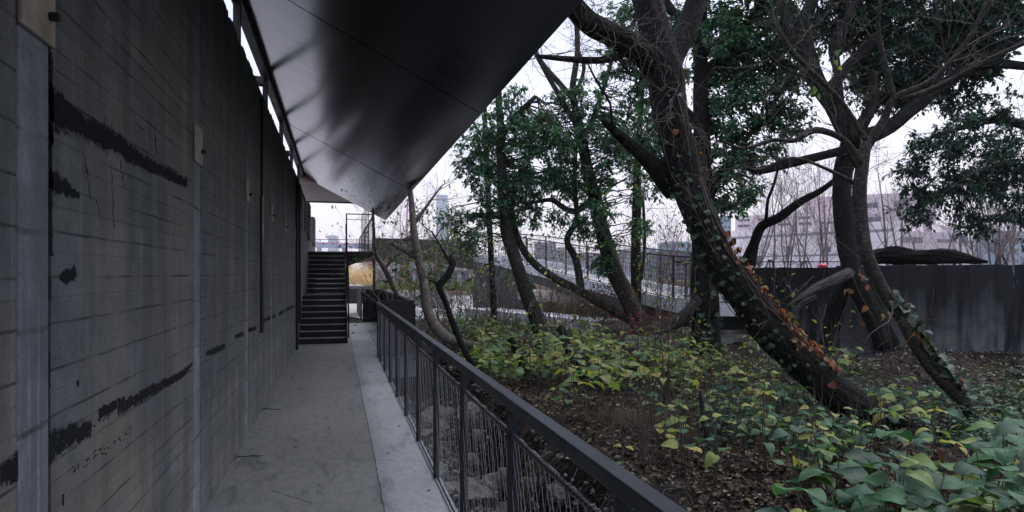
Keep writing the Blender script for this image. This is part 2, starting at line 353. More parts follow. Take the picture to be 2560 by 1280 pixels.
def soil():
    t = NT('damp_soil'); v = t.vec(); n = t.noise(v, 3, 7, .7); f = t.noise(v, 40, 5, .75); w = t.vor(v, 30)
    c = t.mix(t.ramp(n, [(.35, 0.0), (.65, 1.0)]), (.008, .007, .007), (.034, .026, .021))
    c = t.mix(t.ramp(f, [(.55, 0.0), (.7, .8)]), c, (.085, .068, .054))
    return t.fin(c, .85, t.bump(t.math('ADD', f, w), 1.0, .03), spec=.25)
M['soil'] = soil()
def rock():
    t = NT('pale_rough_rock'); v = t.vec(); n = t.noise(v, 3, 7, .7); f = t.noise(v, 26, 6, .75); oi = t.new('ShaderNodeObjectInfo')
    c = t.mix(t.ramp(n, [(.35, 0.0), (.65, 1.0)]), (.16, .155, .15), (.46, .45, .44)); c = t.mix(t.ramp(f, [(.3, .8), (.5, 0.0)]), c, (.06, .055, .05))
    c = t.mix(t.math('MULTIPLY', oi.outputs['Random'], .5), c, (.12, .11, .10))
    return t.fin(c, .85, t.bump(t.math('ADD', f, n), .9, .03), spec=.3)
M['rock'] = rock()
M['chip'] = leafmat('pale_stone_chip', [(0, (.08, .08, .085)), (.7, (.22, .22, .24)), (1, (.5, .5, .55))], .5, 0.0)

def water():
    t = NT('grey_reflecting_water'); n = t.noise(t.vec((.25, .5, 1)), 1.2, 4); return t.fin((.10, .12, .13), .12, t.bump(n, .25, .15), spec=.6)
M['water'] = water()
# ------------------------------------------------------------------ ground
XW = -.867; XF = .74                     # face of the long wall; line of the railing
def sstep(a, b, x):
    t = np.clip((x - a) / (b - a), 0, 1); return t * t * (3 - 2 * t)
def gz(x, y):
    x = np.asarray(x, float); y = np.asarray(y, float)
    edge = 2.0 + .12 * np.sin(y * 1.9) + .07 * np.sin(y * 5.1 + 1)
    bank = sstep(edge - .34, edge + .12, x)
    z = -.85 * (1 - bank)
    z = np.where(y > 12.9, z * (1 - sstep(12.9, 13.2, y)), z)
    z = z + bank * (.05 * np.sin(x * 1.3 + y * .7) + .035 * np.sin(x * 3.7 - y * 2.3) + .02 * np.sin(x * 7.3 + y * 6.1))
    c = P(2330, 900, 10.6); z = z + .32 * np.exp(-((x - c[0])**2 / 5 + (y - c[1])**2 / 3))
    c = P(2200, 1000, 6.9); z = z + .05 * np.exp(-((x - c[0])**2 / 1.2 + (y - c[1])**2 / 1.2))
    far = sstep(19, 23, y); z = z * (1 - far) - .06 * far
    z = np.where(x < .76, -.85, z)
    z = np.where((y < -4) | (x > 40), np.minimum(z, -.05), z); return z
def gzs(x, y): return float(gz(x, y))
def axis(lo, a, b, hi, fine, k=12):
    o1 = a - np.geomspace(fine, a - lo, k)[::-1]; o2 = b + np.geomspace(fine, hi - b, k); return np.concatenate([o1, np.arange(a, b + 1e-6, fine), o2])
gx = axis(-2500, .66, 13, 2500, .055); gy = axis(-2500, 1.2, 24, 3500, .06)
GX, GY = np.meshgrid(gx, gy, indexing='ij'); GZ = gz(GX, GY)
ins = (GX > .8) & (GX < 13) & (GY > 1) & (GY < 23)
GZ = GZ + ins * (NR.rand(*GX.shape) - .5) * .022
GZ[(GX < -3)] = -.05
GZ[(GX < .76) & (GY > 23)] = -.05
nx, ny = GX.shape; I, J = np.meshgrid(np.arange(nx-1), np.arange(ny-1), indexing='ij')
mb = MB(); mb.add(np.stack([GX, GY, GZ], -1).reshape(-1, 3), np.stack([I*ny+J, (I+1)*ny+J, (I+1)*ny+J+1, I*ny+J+1], -1).reshape(-1, 4))
setting('ground', mb, M['soil'], smooth=True)

mb = MB(); mb.box((-2400, -2000, -.6), (-5, 3000, -.02)); setting('unseen_reflecting_water', mb, M['water'])  # unseen water added left of the wall to reflect skylight onto the soffit
# path: old concrete, terrazzo strip, widening beyond the near railing
mb = MB(); mb.box((XW - .02, -8, -1.1), (.31, 30, 0)); setting('path', mb, M['path'])
mb = MB(); rs = np.random.RandomState(3); ys = np.arange(-8, 22.001, .05); n = len(ys)
wob = .31 + np.cumsum(rs.randn(n)) * .0016; wob = .31 + (wob - wob.mean()) * .3 + rs.randn(n) * .003 - .008
V = []; 
for x_, z_ in ((None, -1.1), (None, .006), (XF + .035, .006), (XF + .035, -1.1)):
    V.append(np.stack([wob if x_ is None else np.full(n, x_), ys, np.full(n, z_)], -1))
V = np.concatenate(V); F = []
for k in range(3): F += [(k*n+i, k*n+i+1, (k+1)*n+i+1, (k+1)*n+i) for i in range(n-1)]
mb.add(V, F); setting('path_edge_strip', mb, M['strip'])
mb = MB(); mb.box((XF + .036, 13.05, -1.1), (1.5, 22, .004)); setting('path_widening', mb, M['strip'])
mb = MB(); mb.prism([(XF + .2, 23.5), (60, 24), (140, 240), (-60, 240), (-60, 30.02), (-.87, 30.02)], -.5, .004); setting('plaza', mb, M['plaza'])

# ------------------------------------------------------------------ long board-marked wall
WT = 3.71
JY = [YD(d, XW) for d in (-.2, 2.05, 4.29, 6.57, 8.97, 11.2, 13.8)]      # joints
wall = empty('concrete_wall', (XW, 0, 0), 'long tall board-marked grey concrete wall with tar patches, left of the path', 'wall')
edges = [-6.0] + JY + [17.0]
for i in range(len(edges) - 1):
    y0, y1 = edges[i] + .011, edges[i+1] - .011
    ps = y1 - .20 if i < len(edges) - 2 else y1
    mb = MB(); rs_ = np.random.RandomState(i + 40); zc = [-.3]; prof = []; z_ = .145 * .5
    while z_ < WT: zc.append(z_); z_ += .145
    zc.append(WT + .012 * (i % 3))
    for q in range(len(zc) - 1):
        o_ = XW - abs(rs_.normal(0, .0008)); prof += [(o_, zc[q] + .003), (o_ - rs_.uniform(-.001, .001), zc[q+1] - .003), (XW - .0028, zc[q+1] - .001), (XW - .0028, zc[q+1] + .001)]
    prof = prof[:-2] + [(XW - .3, zc[-1]), (XW - .3, -.3)]
    ys2 = np.linspace(y0, ps - .003, max(3, int((ps - y0) / .35))); m_ = len(prof); V = np.concatenate([np.array([(px_ + (rs_.normal(0, .0006) if k_ < m_ - 2 else 0), yy, pz_ + (rs_.normal(0, .0015) if k_ < m_ - 3 else 0)) for k_, (px_, pz_) in enumerate(prof)]) for yy in ys2])
    k_ = np.arange(m_); F = np.concatenate([np.stack([q*m_+k_, (q+1)*m_+k_, (q+1)*m_+(k_+1)%m_, q*m_+(k_+1)%m_], -1) for q in range(len(ys2)-1)]); mb.add(V, F)
    mb.B.append((np.array([list(range(m_))[::-1]]), None, 0)); mb.B.append((np.array([list(range((len(ys2)-1)*m_, len(ys2)*m_))]), None, 0)); put('wall_panel', mb, M['wall'], wall)
    if ps < y1: mb = MB(); mb.box((XW - .3, ps, -.3), (XW + .003, y1, WT + .01)); put('wall_strip', mb, M['wall_pale'], wall, bevel=.006, label='paler worn strip beside a joint')
mb = MB(); mb.box((XW - .3, edges[0], -.3), (XW - .06, 17, WT - .02)); put('wall_core', mb, M['tar'], wall)
# ragged chips along the top edge
mb = MB()
for k in range(90):
    y = R.uniform(0, 16.8); w = R.uniform(.03, .16); h = R.uniform(.01, .04); mb.box((XW - R.uniform(.03, .2), y, WT - .01), (XW - .001, y + w, WT + h))
for y in (7.75, 12.3, 4.1): mb.box((XW - .1, y, WT - .02), (XW + .07, y + .1, WT + .07))
put('wall_coping', mb, M['wall'], wall)

def ragged(mb, pts, th=.004, jag=.008, seed=0, X=XW):  # a ragged tar smear along the wall: list of (y, z, half height)
    rs = np.random.RandomState(seed); P2 = []; pts = np.array(pts, float)
    L = np.abs(np.diff(pts[:, 0])).sum() + np.abs(np.diff(pts[:, 1])).sum(); n = max(10, int(L / .012))
    t = np.linspace(0, 1, n); tt = np.linspace(0, 1, len(pts)); y = np.interp(t, tt, pts[:, 0]); z = np.interp(t, tt, pts[:, 1]); h = np.interp(t, tt, pts[:, 2])
    st = np.repeat(rs.randn(n // 4 + 2), 4)[:n] * jag * 1.6; st2 = np.repeat(rs.randn(n // 5 + 2), 5)[:n] * jag * 1.6
    dy = np.gradient(y); dz = np.gradient(z); l = np.hypot(dy, dz) + 1e-9; ny_, nz_ = -dz / l, dy / l
    a = h + st * .5; b = h + st2 * .5; a = np.maximum(a, .003); b = np.maximum(b, .003)
    V = []
    for k, x in ((0, X + .001), (1, X + th)):
        V.append(np.stack([np.full(n, x), y + ny_ * a, z + nz_ * a], -1)); V.append(np.stack([np.full(n, x), y - ny_ * b, z - nz_ * b], -1))
    V = np.concatenate(V); i = np.arange(n - 1)
    F = np.concatenate([np.stack([2*n+i, 3*n+i, 3*n+i+1, 2*n+i+1], -1), np.stack([i, 2*n+i, 2*n+i+1, i+1], -1), np.stack([n+i, n+i+1, 3*n+i+1, 3*n+i], -1)])
    vv = np.tile([1, -1, 1, -1], 1); VV = np.repeat([1, -1, 1, -1], n); UU = np.tile(t * L, 4); mb.add(V, F, np.column_stack([UU, VV])[F.ravel()])
def W2(px, py, X=XW):     # photo direction -> (y, z) on the wall face
    D = wallD(px, X); return YD(D, X), EYE + (HY - py) * D / FPX
def smear(pxs, jag=.008, seed=0):
    mb = MB(); ragged(mb, [W2(a, b) + (h * 1.45,) for a, b, h in pxs], .0015, jag * .35, seed); put('tar_patch', mb, M['tarpatch'], wall)
smear([(85,235,.03),(120,262,.07),(160,290,.055),(200,308,.035),(255,342,.045),(300,360,.035),(330,388,.04),(370,412,.03),(430,440,.028),(468,458,.022)], .011, 1)
smear([(110,440,.03),(140,458,.035),(170,470,.02),(198,492,.012)], .01, 2)
smear([(0,1193,.03),(40,1165,.035),(80,1140,.04),(120,1118,.04),(170,1092,.035),(228,1068,.03)], .010, 3)
smear([(246,1036,.025),(270,1023,.02),(292,1010,.02)], .01, 4)
smear([(294,1018,.03),(330,1003,.022),(370,980,.025),(420,955,.02),(460,932,.022),(481,908,.008)], .009, 5)
smear([(515,884,.015),(535,877,.022),(562,865,.018)], .01, 6)
smear([(587,842,.015),(608,833,.02)], .01, 7); smear([(614,828,.02),(640,820,.02)], .012, 8)
smear([(657,802,.02),(688,790,.025)], .015, 9); smear([(697,785,.03),(733,766,.025)], .016, 10)
smear([(72,857,.035),(95,855,.035),(116,858,.04)], .006, 11); smear([(72,985,.04),(95,980,.035),(114,975,.04)], .010, 12)
smear([(148,690,.012),(165,692,.025),(176,688,.02),(188,672,.02)], .009, 13)
smear([(105,330,.03),(118,335,.04),(130,332,.03)], .008, 14)
smear([(192,955,.01),(196,965,.008)], .006, 20)
for k, (x, ya, yb, h) in enumerate(((127,130,230,.014),(127,225,350,.022),(127,350,440,.010),(126,440,640,.016),(123,700,748,.012),(122,880,970,.012),(119,970,1100,.007),(157,1235,1265,.007))):
    smear([(x, ya, h), (x + .3, (ya + yb) / 2, h * .7), (x, yb, h)], .004, 30 + k)
# thin dark scratches and root marks
mb = MB()
for a, b, c, d in ((210,390,226,500),(262,290,258,330),(275,400,285,570),(300,400,308,470),(388,310,390,390),(240,500,248,545),(335,305,365,330)):
    y0, z0 = W2(a, b); y1, z1 = W2(c, d); n = 9; t = np.linspace(0, 1, n)
    pts = np.stack([np.full(n, XW + .0015), y0 + (y1 - y0) * t + NR.randn(n) * .005, z0 + (z1 - z0) * t], -1); mb.tube(pts, np.abs(NR.randn(n)) * .0012 + .0005, 4)
for a, b, c, d in ((100,1110,300,1005),(300,1005,440,930),(180,1160,330,1060),(140,700,140,720)):
    y0, z0 = W2(a, b); y1, z1 = W2(c, d)
    for k in range(int(abs(y1 - y0) * 60)):
        t = R.random(); y = y0 + (y1 - y0) * t + R.gauss(0, .01); z = z0 + (z1 - z0) * t - .03 + R.gauss(0, .012); s_ = R.uniform(.002, .008)
        mb.box((XW, y, z), (XW + .002, y + s_ * 2, z + s_))
put('root_marks', mb, M['tar'], wall, kind='stuff')
for jy in JY[1:]:
    mb = MB(); mb.box((XW + .0035, jy - .22, 2.30), (XW + .016, jy + .005, 2.53))
    pl = put('steel_plate', mb, M['plate'], wall, bevel=.003, label='rusty pale steel plate bolted beside a joint')
    mb = MB(); a = (XW + .016, jy - .04, 2.385); mb.tube([a, (XW + .042, a[1], a[2])], .014, 6); put('bolt', mb, M['tar'], pl)
# dark recessed slot with a downpipe, and thin conduits further on
mb = MB(); y, _ = W2(650, 600); mb.box((XW + .001, y - .03, .92), (XW + .03, y + .12, 2.5)); mb.box((XW+.001, y + .03, 2.501), (XW + .03, y + .06, 3.65)); put('steel_channel', mb, M['black'], wall)
for px, z0 in ((738, 0), (745, .5)):
    y, _ = W2(px, 600); mb = MB(); mb.tube([(XW + .035, y, z0), (XW + .035, y, 3.6)], .028, 8)
    for z in (.9, 1.9, 2.9): mb.box((XW, y - .04, z + z0*.1), (XW + .066, y + .04, z + .03 + z0*.1))
    put('drain_pipe', mb, M['black'], wall, smooth=False)

# low parapet wall beside the stairs with two concrete upstands
sw = empty('stair_side_wall', (XW, 17, 0), 'pale grey concrete wall beside the upper steel stairs', 'wall')
mb = MB(); mb.box((XW - .3, 17.01, -.3), (XW - .002, 27.5, 2.75)); put('wall_panel', mb, M['stairwall'], sw)
for y0, y1, z in ((20.0, 20.9, 3.68), (24.2, 25.2, 3.6)):
    mb = MB(); mb.box((XW - .32, y0, 2.6), (XW + .075, y1, z)); put('upstand', mb, M['stairwall'], sw, bevel=.04)
hr = empty('stair_wall_railing', (XW, 17, 2.75), 'short black railing on the wall beside the top of the stairs', 'railing')
for y in (17.1, 18.5, 19.9): mb = MB(); mb.box((XW - .08, y, 2.72), (XW - .04, y + .04, 3.72)); put('post', mb, M['black'], hr)
mb = MB(); mb.box((XW - .09, 17.1, 3.72), (XW - .03, 19.94, 3.76)); put('top_rail', mb, M['black'], hr)
mb = MB()
for k in range(9): mb.box((XW - .07, 17.1, 2.8 + k * .1), (XW - .05, 19.9, 2.815 + k * .1))
put('infill', mb, M['black'], hr)

# ------------------------------------------------------------------ sloping roof with black soffit
HL, HR, XL, XR = EYE + 3.02, EYE + 1.73, -1.0, 1.50
roof = empty('canopy_roof', (0, 0, HL), 'huge black metal canopy sloping down over the path from the wall side', 'roof')
sy = [-9, -4, 1.9, 7.0, 8.05, 13.9, 21.6]
for i in range(len(sy) - 1):
    y0, y1 = sy[i], sy[i+1] - .008; ye = y1 + (.0 if i < len(sy) - 2 else .25); dz = .004 * (i % 2)
    n = 14; t = np.linspace(0, 1, n); xs = XL + (XR - XL) * t; sag = 0 * t
    V = []; 
    for yy, ex in ((y0, 0), (y1, ye - y1)):
        V.append(np.stack([xs, yy + ex * t, HL + (HR - HL) * t - sag * (1 if yy == y0 else .6) - dz], -1))
    lo = np.concatenate(V); hi = lo + v3((0, 0, .12)); k = np.arange(n - 1)
    mb = MB(); mb.add(np.concatenate([lo, hi]), np.concatenate([np.stack([k, n+k, n+k+1, k+1], -1), np.stack([2*n+k, 2*n+k+1, 3*n+k+1, 3*n+k], -1),
        np.stack([k, k+1, 2*n+k+1, 2*n+k], -1), np.stack([n+k, 3*n+k, 3*n+k+1, n+k+1], -1), np.array([[0, 2*n, 3*n, n], [n-1, 2*n-1, 4*n-1, 3*n-1]])]))
    put('soffit_panel', mb, M['soffit'], roof, smooth=False)
mb = MB(); mb.box((XL - .12, -9, HL - .07), (XL - .002, 21.6, HL + .14)); put('edge_beam', mb, M['black'], roof, bevel=.01)
for D in (-4, -1.2, 1.6, 4.4, 7.2, 10.0, 12.8, 15.6, 18.4):
    y = YD(D, -1.06); mb = MB(); mb.box((-1.10, y - .05, WT + .006 if y < 17 else 2.76), (-1.03, y + .05, HL - .071)); put('roof_post', mb, M['black'], roof)
r2 = empty('far_roof', (0, 24, 4.4), 'flat pinkish ceiling of the far roof beyond the stairs', 'roof')
mb = MB(); mb.box((-1.4, 21.2, 4.42), (1.5, 26.9, 4.6)); put('ceiling_board', mb, M['pinkceil'], r2)
mb = MB(); mb.box((-1.5, 26.902, 4.38), (1.6, 27.0, 4.72)); mb.box((1.502, 21.2, 4.38), (1.6, 26.9, 4.72)); put('fascia', mb, M['black'], r2)

# ------------------------------------------------------------------ steel stairs
XS0, XS1 = XW + .012, .215; Y0 = 15.65
st = empty('steel_stairs', (0, Y0, 0), 'black steel stairs with pale worn nosings rising along the wall', 'stairs')
z = 0.0; y = Y0
steps = []
for i in range(17):
    rise = .135 if i < 8 else .131
    mb = MB(); mb.box((XS0 + (.03 if i > 7 else 0), y, z), (XS1 - .03, y + .012, z + rise - .022)); put('riser', mb, M['tread'], st)
    z += rise; dep = .26 if i not in (7,) else 1.12
    if i == 16: dep = .3
    mb = MB(); mb.box((XS0 + (.03 if i > 7 else 0), y - .02, z - .02), (XS1 - .03, y + dep - .022, z)); put('tread', mb, M['tread'], st)
    mb = MB(); mb.box((XS0 + (.03 if i > 7 else 0), y - .026, z - (.014 if i != 7 else .024)), (XS1 - .03, y - .0205, z + .002)); mb.box((XS0 + (.03 if i > 7 else 0), y - .0204, z + .0005), (XS1 - .03, y + .03, z + .004)); put('nosing', mb, M['nosing'], st)
    steps.append((y, z)); y += dep if i not in (7,) else 1.12
    if i != 7: y += -.01
ZT = z; YT = steps[-1][0]
mb = MB(); ys_, zs_ = zip(*steps)
def strg(x0, x1):
    prof = [(Y0 - .04, 0), (Y0 - .04, .16)] + [(steps[6][0], steps[6][1] + .05), (steps[7][0], steps[7][1] + .06), (steps[8][0] - .02, steps[7][1] + .06), (YT, ZT + .03), (YT + .3, ZT + .03), (YT + .3, ZT - .25), (steps[8][0] + .05, steps[7][1] - .2), (steps[7][0], steps[7][1] - .22), (Y0 + .28, 0)]
    n = len(prof); V = [(x0, a, b) for a, b in prof] + [(x1, a, b) for a, b in prof]
    mb.add(V, [(i, (i+1) % n, n + (i+1) % n, n + i) for i in range(n)]); mb.B.append((np.array([range(n)]) + mb.n - 2*n, None, 0)); mb.B.append((np.array([range(n)])[:, ::-1] + mb.n - n, None, 0))
strg(XS1 - .028, XS1); put('stringer', mb, M['black'], st)
# stair handrail: flat black newel and sloping mesh balustrade
def fence(name, pts, zb, h, label, posts=1.15, mat=M['black'], mesh=True, meshmat=None, diamond=True, pw=.03, rail=.05, group=None, sp=.06):
    pts = [v3(p) for p in pts]; r_ = empty(name, pts[0], label, 'railing', group)
    for a, b in zip(pts[:-1], pts[1:]):
        L = np.linalg.norm((b - a)[:2]); n = max(1, round(L / posts))
        for k in range(n + 1):
            p = a + (b - a) * k / n; mb = MB(); mb.bar(p + v3((0,0,zb)), p + v3((0,0,h - .02)), pw, pw * .6, up=(b-a)/np.linalg.norm(b-a)); put('post', mb, mat, r_)
        mb = MB(); mb.bar(a + v3((0,0,h)), b + v3((0,0,h)), rail, rail * .5); put('top_rail', mb, mat, r_)
        if mesh:
            mb = MB(); d = (b - a); m = int(L / sp)
            for k in range(m):
                q = a + d * (k + .5) / m; e_ = d / L * sp
                if diamond:
                    zz = np.arange(zb + .08, h - .06, .16)
                    for z0 in zz: mb.bar(q - e_/2 + v3((0,0,z0)), q + e_/2 + v3((0,0,z0 + .16)), .005, .005); mb.bar(q + e_/2 + v3((0,0,z0)), q - e_/2 + v3((0,0,z0 + .16)), .005, .005)
                else: mb.bar(q + v3((0,0,zb + .05)), q + v3((0,0,h - .03)), .007, .007)
            put('wire_mesh', mb, meshmat or M['black'], r_, kind='stuff')
        mb = MB(); mb.bar(a + v3((0,0,zb + .06)), b + v3((0,0,zb + .06)), .02, .02); put('bottom_rail', mb, mat, r_)
    return r_
fence('stair_balustrade', [(XS1 + .02, Y0, .1), (XS1 + .02, steps[7][0], steps[7][1] + .08), (XS1 + .02, steps[8][0], steps[7][1] + .08), (XS1 + .02, YT, ZT)], .02, .82, 'low black balustrade on the open side of the stairs', 2.0, mesh=False)
# upper landing deck
dk = empty('upper_deck', (0, YT, ZT), 'black steel landing deck at the head of the stairs', 'deck')
mb = MB(); mb.box((XS1 + .002, YT - .35, ZT - .13), (1.1, 34, ZT + .002)); put('deck_plate', mb, M['tread'], dk)
mb = MB(); mb.box((XW - .3, 27.55, ZT - .13), (XS1, 34, ZT)); mb.box((XW + .01, YT + .285, ZT - .13), (XS1, 27.54, ZT)); put('deck_plate', mb, M['tread'], dk)
for k in range(6):
    yy = YT + .1 + k * .75; mb = MB(); mb.add([(.3, yy, 1.85 - .0*k), (1.02, yy, ZT - .131), (.3, yy, ZT - .131), (.3, yy + .03, 1.85), (1.02, yy + .03, ZT - .131), (.3, yy + .03, ZT - .131)], [(0,1,4,3),(1,2,5,4),(2,0,3,5)]); mb.B.append((np.array([(2,1,0),(3,4,5)]) + mb.n - 6, None, 0)); put('deck_bracket', mb, M['black'], dk)
fence('landing_railing', [(1.03, YT - .2, ZT), (1.03, 33.8, ZT)], .0, 1.08, 'black mesh railing along the outer side of the landing', 3, sp=.4)
fence('far_landing_railing', [(-1.1, 33.7, ZT), (1.0, 33.7, ZT)], 0, 1.02, 'thin dark railing across the far end of the landing', 1.05, mesh=False)
pg = empty('landing_gate_frame', (.25, YT - .3, ZT - .5), 'tall thin black open frame standing at the stair head', 'frame')
mb = MB(); mb.box((.225, YT - .3, .9), (.265, YT - .26, 3.39)); put('post', mb, M['black'], pg)
mb = MB(); mb.box((.266, YT - .3, 3.36), (1.0, YT - .27, 3.39)); mb.box((.266, YT - .3, 3.2), (1.0, YT - .28, 3.215)); put('crossbar', mb, M['black'], pg)
rd = empty('hanger_rods', (1, 24, ZT), 'cluster of tall thin vertical black rods behind the landing', 'rods')
for k in range(6):
    mb = MB(); x = .98; yy = 22.3 + k * 1.3; mb.tube([(x, yy, ZT), (x, yy, 4.1)], .014, 6); put('rod', mb, M['black'], rd)

# ------------------------------------------------------------------ near railing with wire mesh
nf = empty('handrail_fence', (XF, 0, 0), 'black steel railing with hooked wire mesh beside the path', 'railing')
YE = 12.85
mb = MB(); mb.box((XF - .028, -2.0, 1.01), (XF + .03, YE, 1.06)); put('handrail', mb, M['rail'], nf, bevel=.004)
PY = [1.64 + 1.165 * k for k in range(-2, 10)] + [YE - .03]
for y in PY:
    mb = MB(); mb.box((XF - .022, y - .006, -.25), (XF + .026, y + .006, 1.01)); put('post', mb, M['rail'], nf, bevel=.002)
for k, (a, b) in enumerate(zip(PY[:-1], PY[1:])):
    if b - a < .3: continue
    a += .007; b -= .007; n = int((b - a) / .034)
    mb = MB(); s_ = np.linspace(a, b, 8); mb.tube(np.stack([np.full(8, XF), s_, .892 - .003 * np.sin(np.linspace(0, 3.14, 8))], -1), .009, 8); put('mesh_bar', mb, M['rail'], nf, smooth=True)
    mb = MB(); mb.tube([(XF, a, .03), (XF, b, .03)], .008, 6); put('mesh_bar', mb, M['rail'], nf, smooth=True)
    mb = MB(); near = k < 7
    if near:
        tt = np.linspace(0, n, n * 7); zz = .892 - .003 * np.sin(tt / n * 3.14)
        mb.tube(np.stack([XF + .014 * np.cos(tt * 6.283), a + (b - a) * tt / n, zz + .014 * np.sin(tt * 6.283)], -1), .0016, 3)
    m = 12 if near else 10; zz = np.linspace(.88, .04, m)
    for i in range(n):
        y = a + (b - a) * (i + .5) / n; ph = 1 if i % 2 else -1
        sag = .003 * math.sin(i * 1.3 + k)
        yy = y + ph * .0155 * np.cos(np.arange(m) * math.pi) + sag * np.sin(np.linspace(0, 3.14, m))
        mb.tube(np.stack([XF + .004 * np.sin(np.arange(m) + i), yy, zz], -1), .0011, 3)
    put('wire_mesh', mb, M['wire'], nf, kind='stuff')
# returns: solid black panels round the widening
ps_ = empty('solid_screen', (XF, YE, 0), 'solid black steel screen closing the far end of the near railing', 'screen')
mb = MB(); mb.box((XF + .045, YE - .02, .02), (1.42, YE, 1.05)); put('panel', mb, M['black'], ps_)
mb = MB(); mb.box((XF + .042, YE - .035, 1.052), (1.45, YE + .02, 1.085)); put('top_rail', mb, M['rail'], ps_)
fr = empty('recessed_railing', (1.42, YE, 0), 'black railing with upright bars round the widened path', 'railing')
mb = MB(); mb.box((1.395, YE + .021, 1.05), (1.45, 22.2, 1.085)); put('top_rail', mb, M['rail'], fr)
for k in range(17): mb = MB(); y = YE + .3 + k * .55; mb.box((1.40, y, -.1), (1.44, y + .1, 1.05)); put('post', mb, M['black'], fr)
mb = MB(); mb.box((1.455, YE + .05, -.1), (1.46, 22.2, .98)); put('panel', mb, M['black'], fr)
fs = empty('far_screen', (.76, 22, 0), 'far solid black steel screen where the path narrows again', 'screen')
mb = MB(); mb.box((.78, 22.2, .01), (1.44, 22.23, 1.04)); put('panel', mb, M['black'], fs)
mb = MB(); mb.box((.74, 22.17, 1.042), (1.46, 22.25, 1.08)); put('top_rail', mb, M['rail'], fs)
fence('far_path_railing', [(.75, 22.26, 0), (.75, 27.4, 0)], .02, 1.06, 'far black mesh railing beyond the widened path', 1.2, sp=.08, meshmat=M['wire'])
pb = empty('planter_box', (.0, 28, 0), 'dark steel planter holding feathery straw grass', 'planter')
mb = MB(); mb.box((.1, 36.2, 0), (1.75, 38.0, .78)); put('box', mb, M['black'], pb); mb = MB(); mb.box((.05, 36.15, .782), (1.8, 38.05, .92)); put('rim', mb, simple('grey_steel', (.10, .11, .12), .5), pb)
# ------------------------------------------------------------------ retaining wall, ramp, low walls
RA, RB = P(1885, 700, 13.6), P(2760, 700, 10.2)
ru = empty('retaining_wall', (RA[0], RA[1], 0), 'old dark water-stained concrete wall behind the forked tree', 'wall')
d = RB - RA; d[2] = 0; Lr = np.linalg.norm(d); d /= Lr; nrm_ = v3((-d[1], d[0], 0)); nrm_ = nrm_ if nrm_ @ FW > 0 else -nrm_
segs = [(0, 1.55), (1.556, Lr)]
for k, (a, b) in enumerate(segs):
    n = int((b - a) / .12) + 2; t = np.linspace(a, b, n); rs = np.random.RandomState(k + 5)
    top = 1.72 + .03 * k + rs.randn(n) * .006; A_ = RA[:2] + d[:2] * t[:, None]
    fr_ = np.stack([A_[:, 0], A_[:, 1]], -1); bk = fr_ + nrm_[:2] * .35; V = []
    for pl_, zz in ((fr_, -.4 + 0*t), (fr_, top), (bk, top + .0), (bk, -.4 + 0*t)): V.append(np.column_stack([pl_, zz]))
    V = np.concatenate(V); i = np.arange(n - 1)
    F = np.concatenate([np.stack([j*n+i, j*n+i+1, ((j+1)%4)*n+i+1, ((j+1)%4)*n+i], -1) for j in range(4)] + [np.array([[0, n, 2*n, 3*n], [n-1, 4*n-1, 3*n-1, 2*n-1]])])
    mb = MB(); mb.add(V, F); put('wall_section', mb, M['ruin'], ru, bevel=.01)
mb = MB(); q0 = RA - nrm_ * .25 ; q1 = RB - nrm_ * .25; mb.bar((q0[0], q0[1], .0), (q1[0], q1[1], .0), .3, .36); put('footing', mb, M['ruin'], ru)
# raised terrace behind it
T0 = RA + nrm_ * .5; T1_ = RB + nrm_ * .5
tq = P(1850, 684, 16); tr_ = P(1850, 684, 150); 
mb = MB(); mb.prism([(tq[0], tq[1]), (T0[0] - .0, T0[1] + .1), (T1_[0], T1_[1]), (90, 5), (220, 60), (tr_[0] + 40, tr_[1] + 30), (tr_[0], tr_[1])], -.5, .82); setting('upper_terrace', mb, M['soil'])

rp_ = empty('ramp_walkway', P(1185, 684, 27) * v3((1, 1, 0)), 'long pale steel ramp with wire mesh railing descending behind the trees', 'ramp')
RPx = [(1120, 645, 28.6), (1221, 656, 26), (1340, 684, 22.4), (1500, 727, 18.0), (1600, 752, 15.8), (1690, 774, 14.2), (1800, 783, 14.0), (1900, 784, 15.0)]
rpt = [P(*q) for q in RPx]; rpt, _ = cat_rom(rpt, np.ones(len(rpt)), .7)
side = []
for i in range(len(rpt)):
    t = rpt[min(i+1, len(rpt)-1)] - rpt[max(i-1, 0)]; s_ = np.cross(t, UP); s_ /= np.linalg.norm(s_); s_ = s_ if s_ @ FW > 0 else -s_; side.append(s_)
side = np.array(side); n = len(rpt); i = np.arange(n - 1)
def ramp_strip(o0, o1, z0, z1):
    a = rpt + side * o0; b = rpt + side * o1; V = np.concatenate([a + v3((0,0,z0)), a + v3((0,0,z1)), b + v3((0,0,z1)), b + v3((0,0,z0))])
    F = np.concatenate([np.stack([j*n+i, j*n+i+1, ((j+1)%4)*n+i+1, ((j+1)%4)*n+i], -1) for j in range(4)] + [np.array([[0, n, 2*n, 3*n], [n-1, 4*n-1, 3*n-1, 2*n-1]])]); m_ = MB(); m_.add(V, F); return m_
put('fascia', ramp_strip(-.02, .02, -.06, .22), M['zinc'], rp_); put('deck', ramp_strip(.021, 1.7, -.02, .05), M['plaza'], rp_)
put('girder', ramp_strip(.05, .2, -.36, -.07), M['black'], rp_); put('far_edge', ramp_strip(1.71, 1.75, -.06, .22), M['zinc'], rp_); put('kick_strip', ramp_strip(.04, .06, .22, .24), M['black'], rp_)
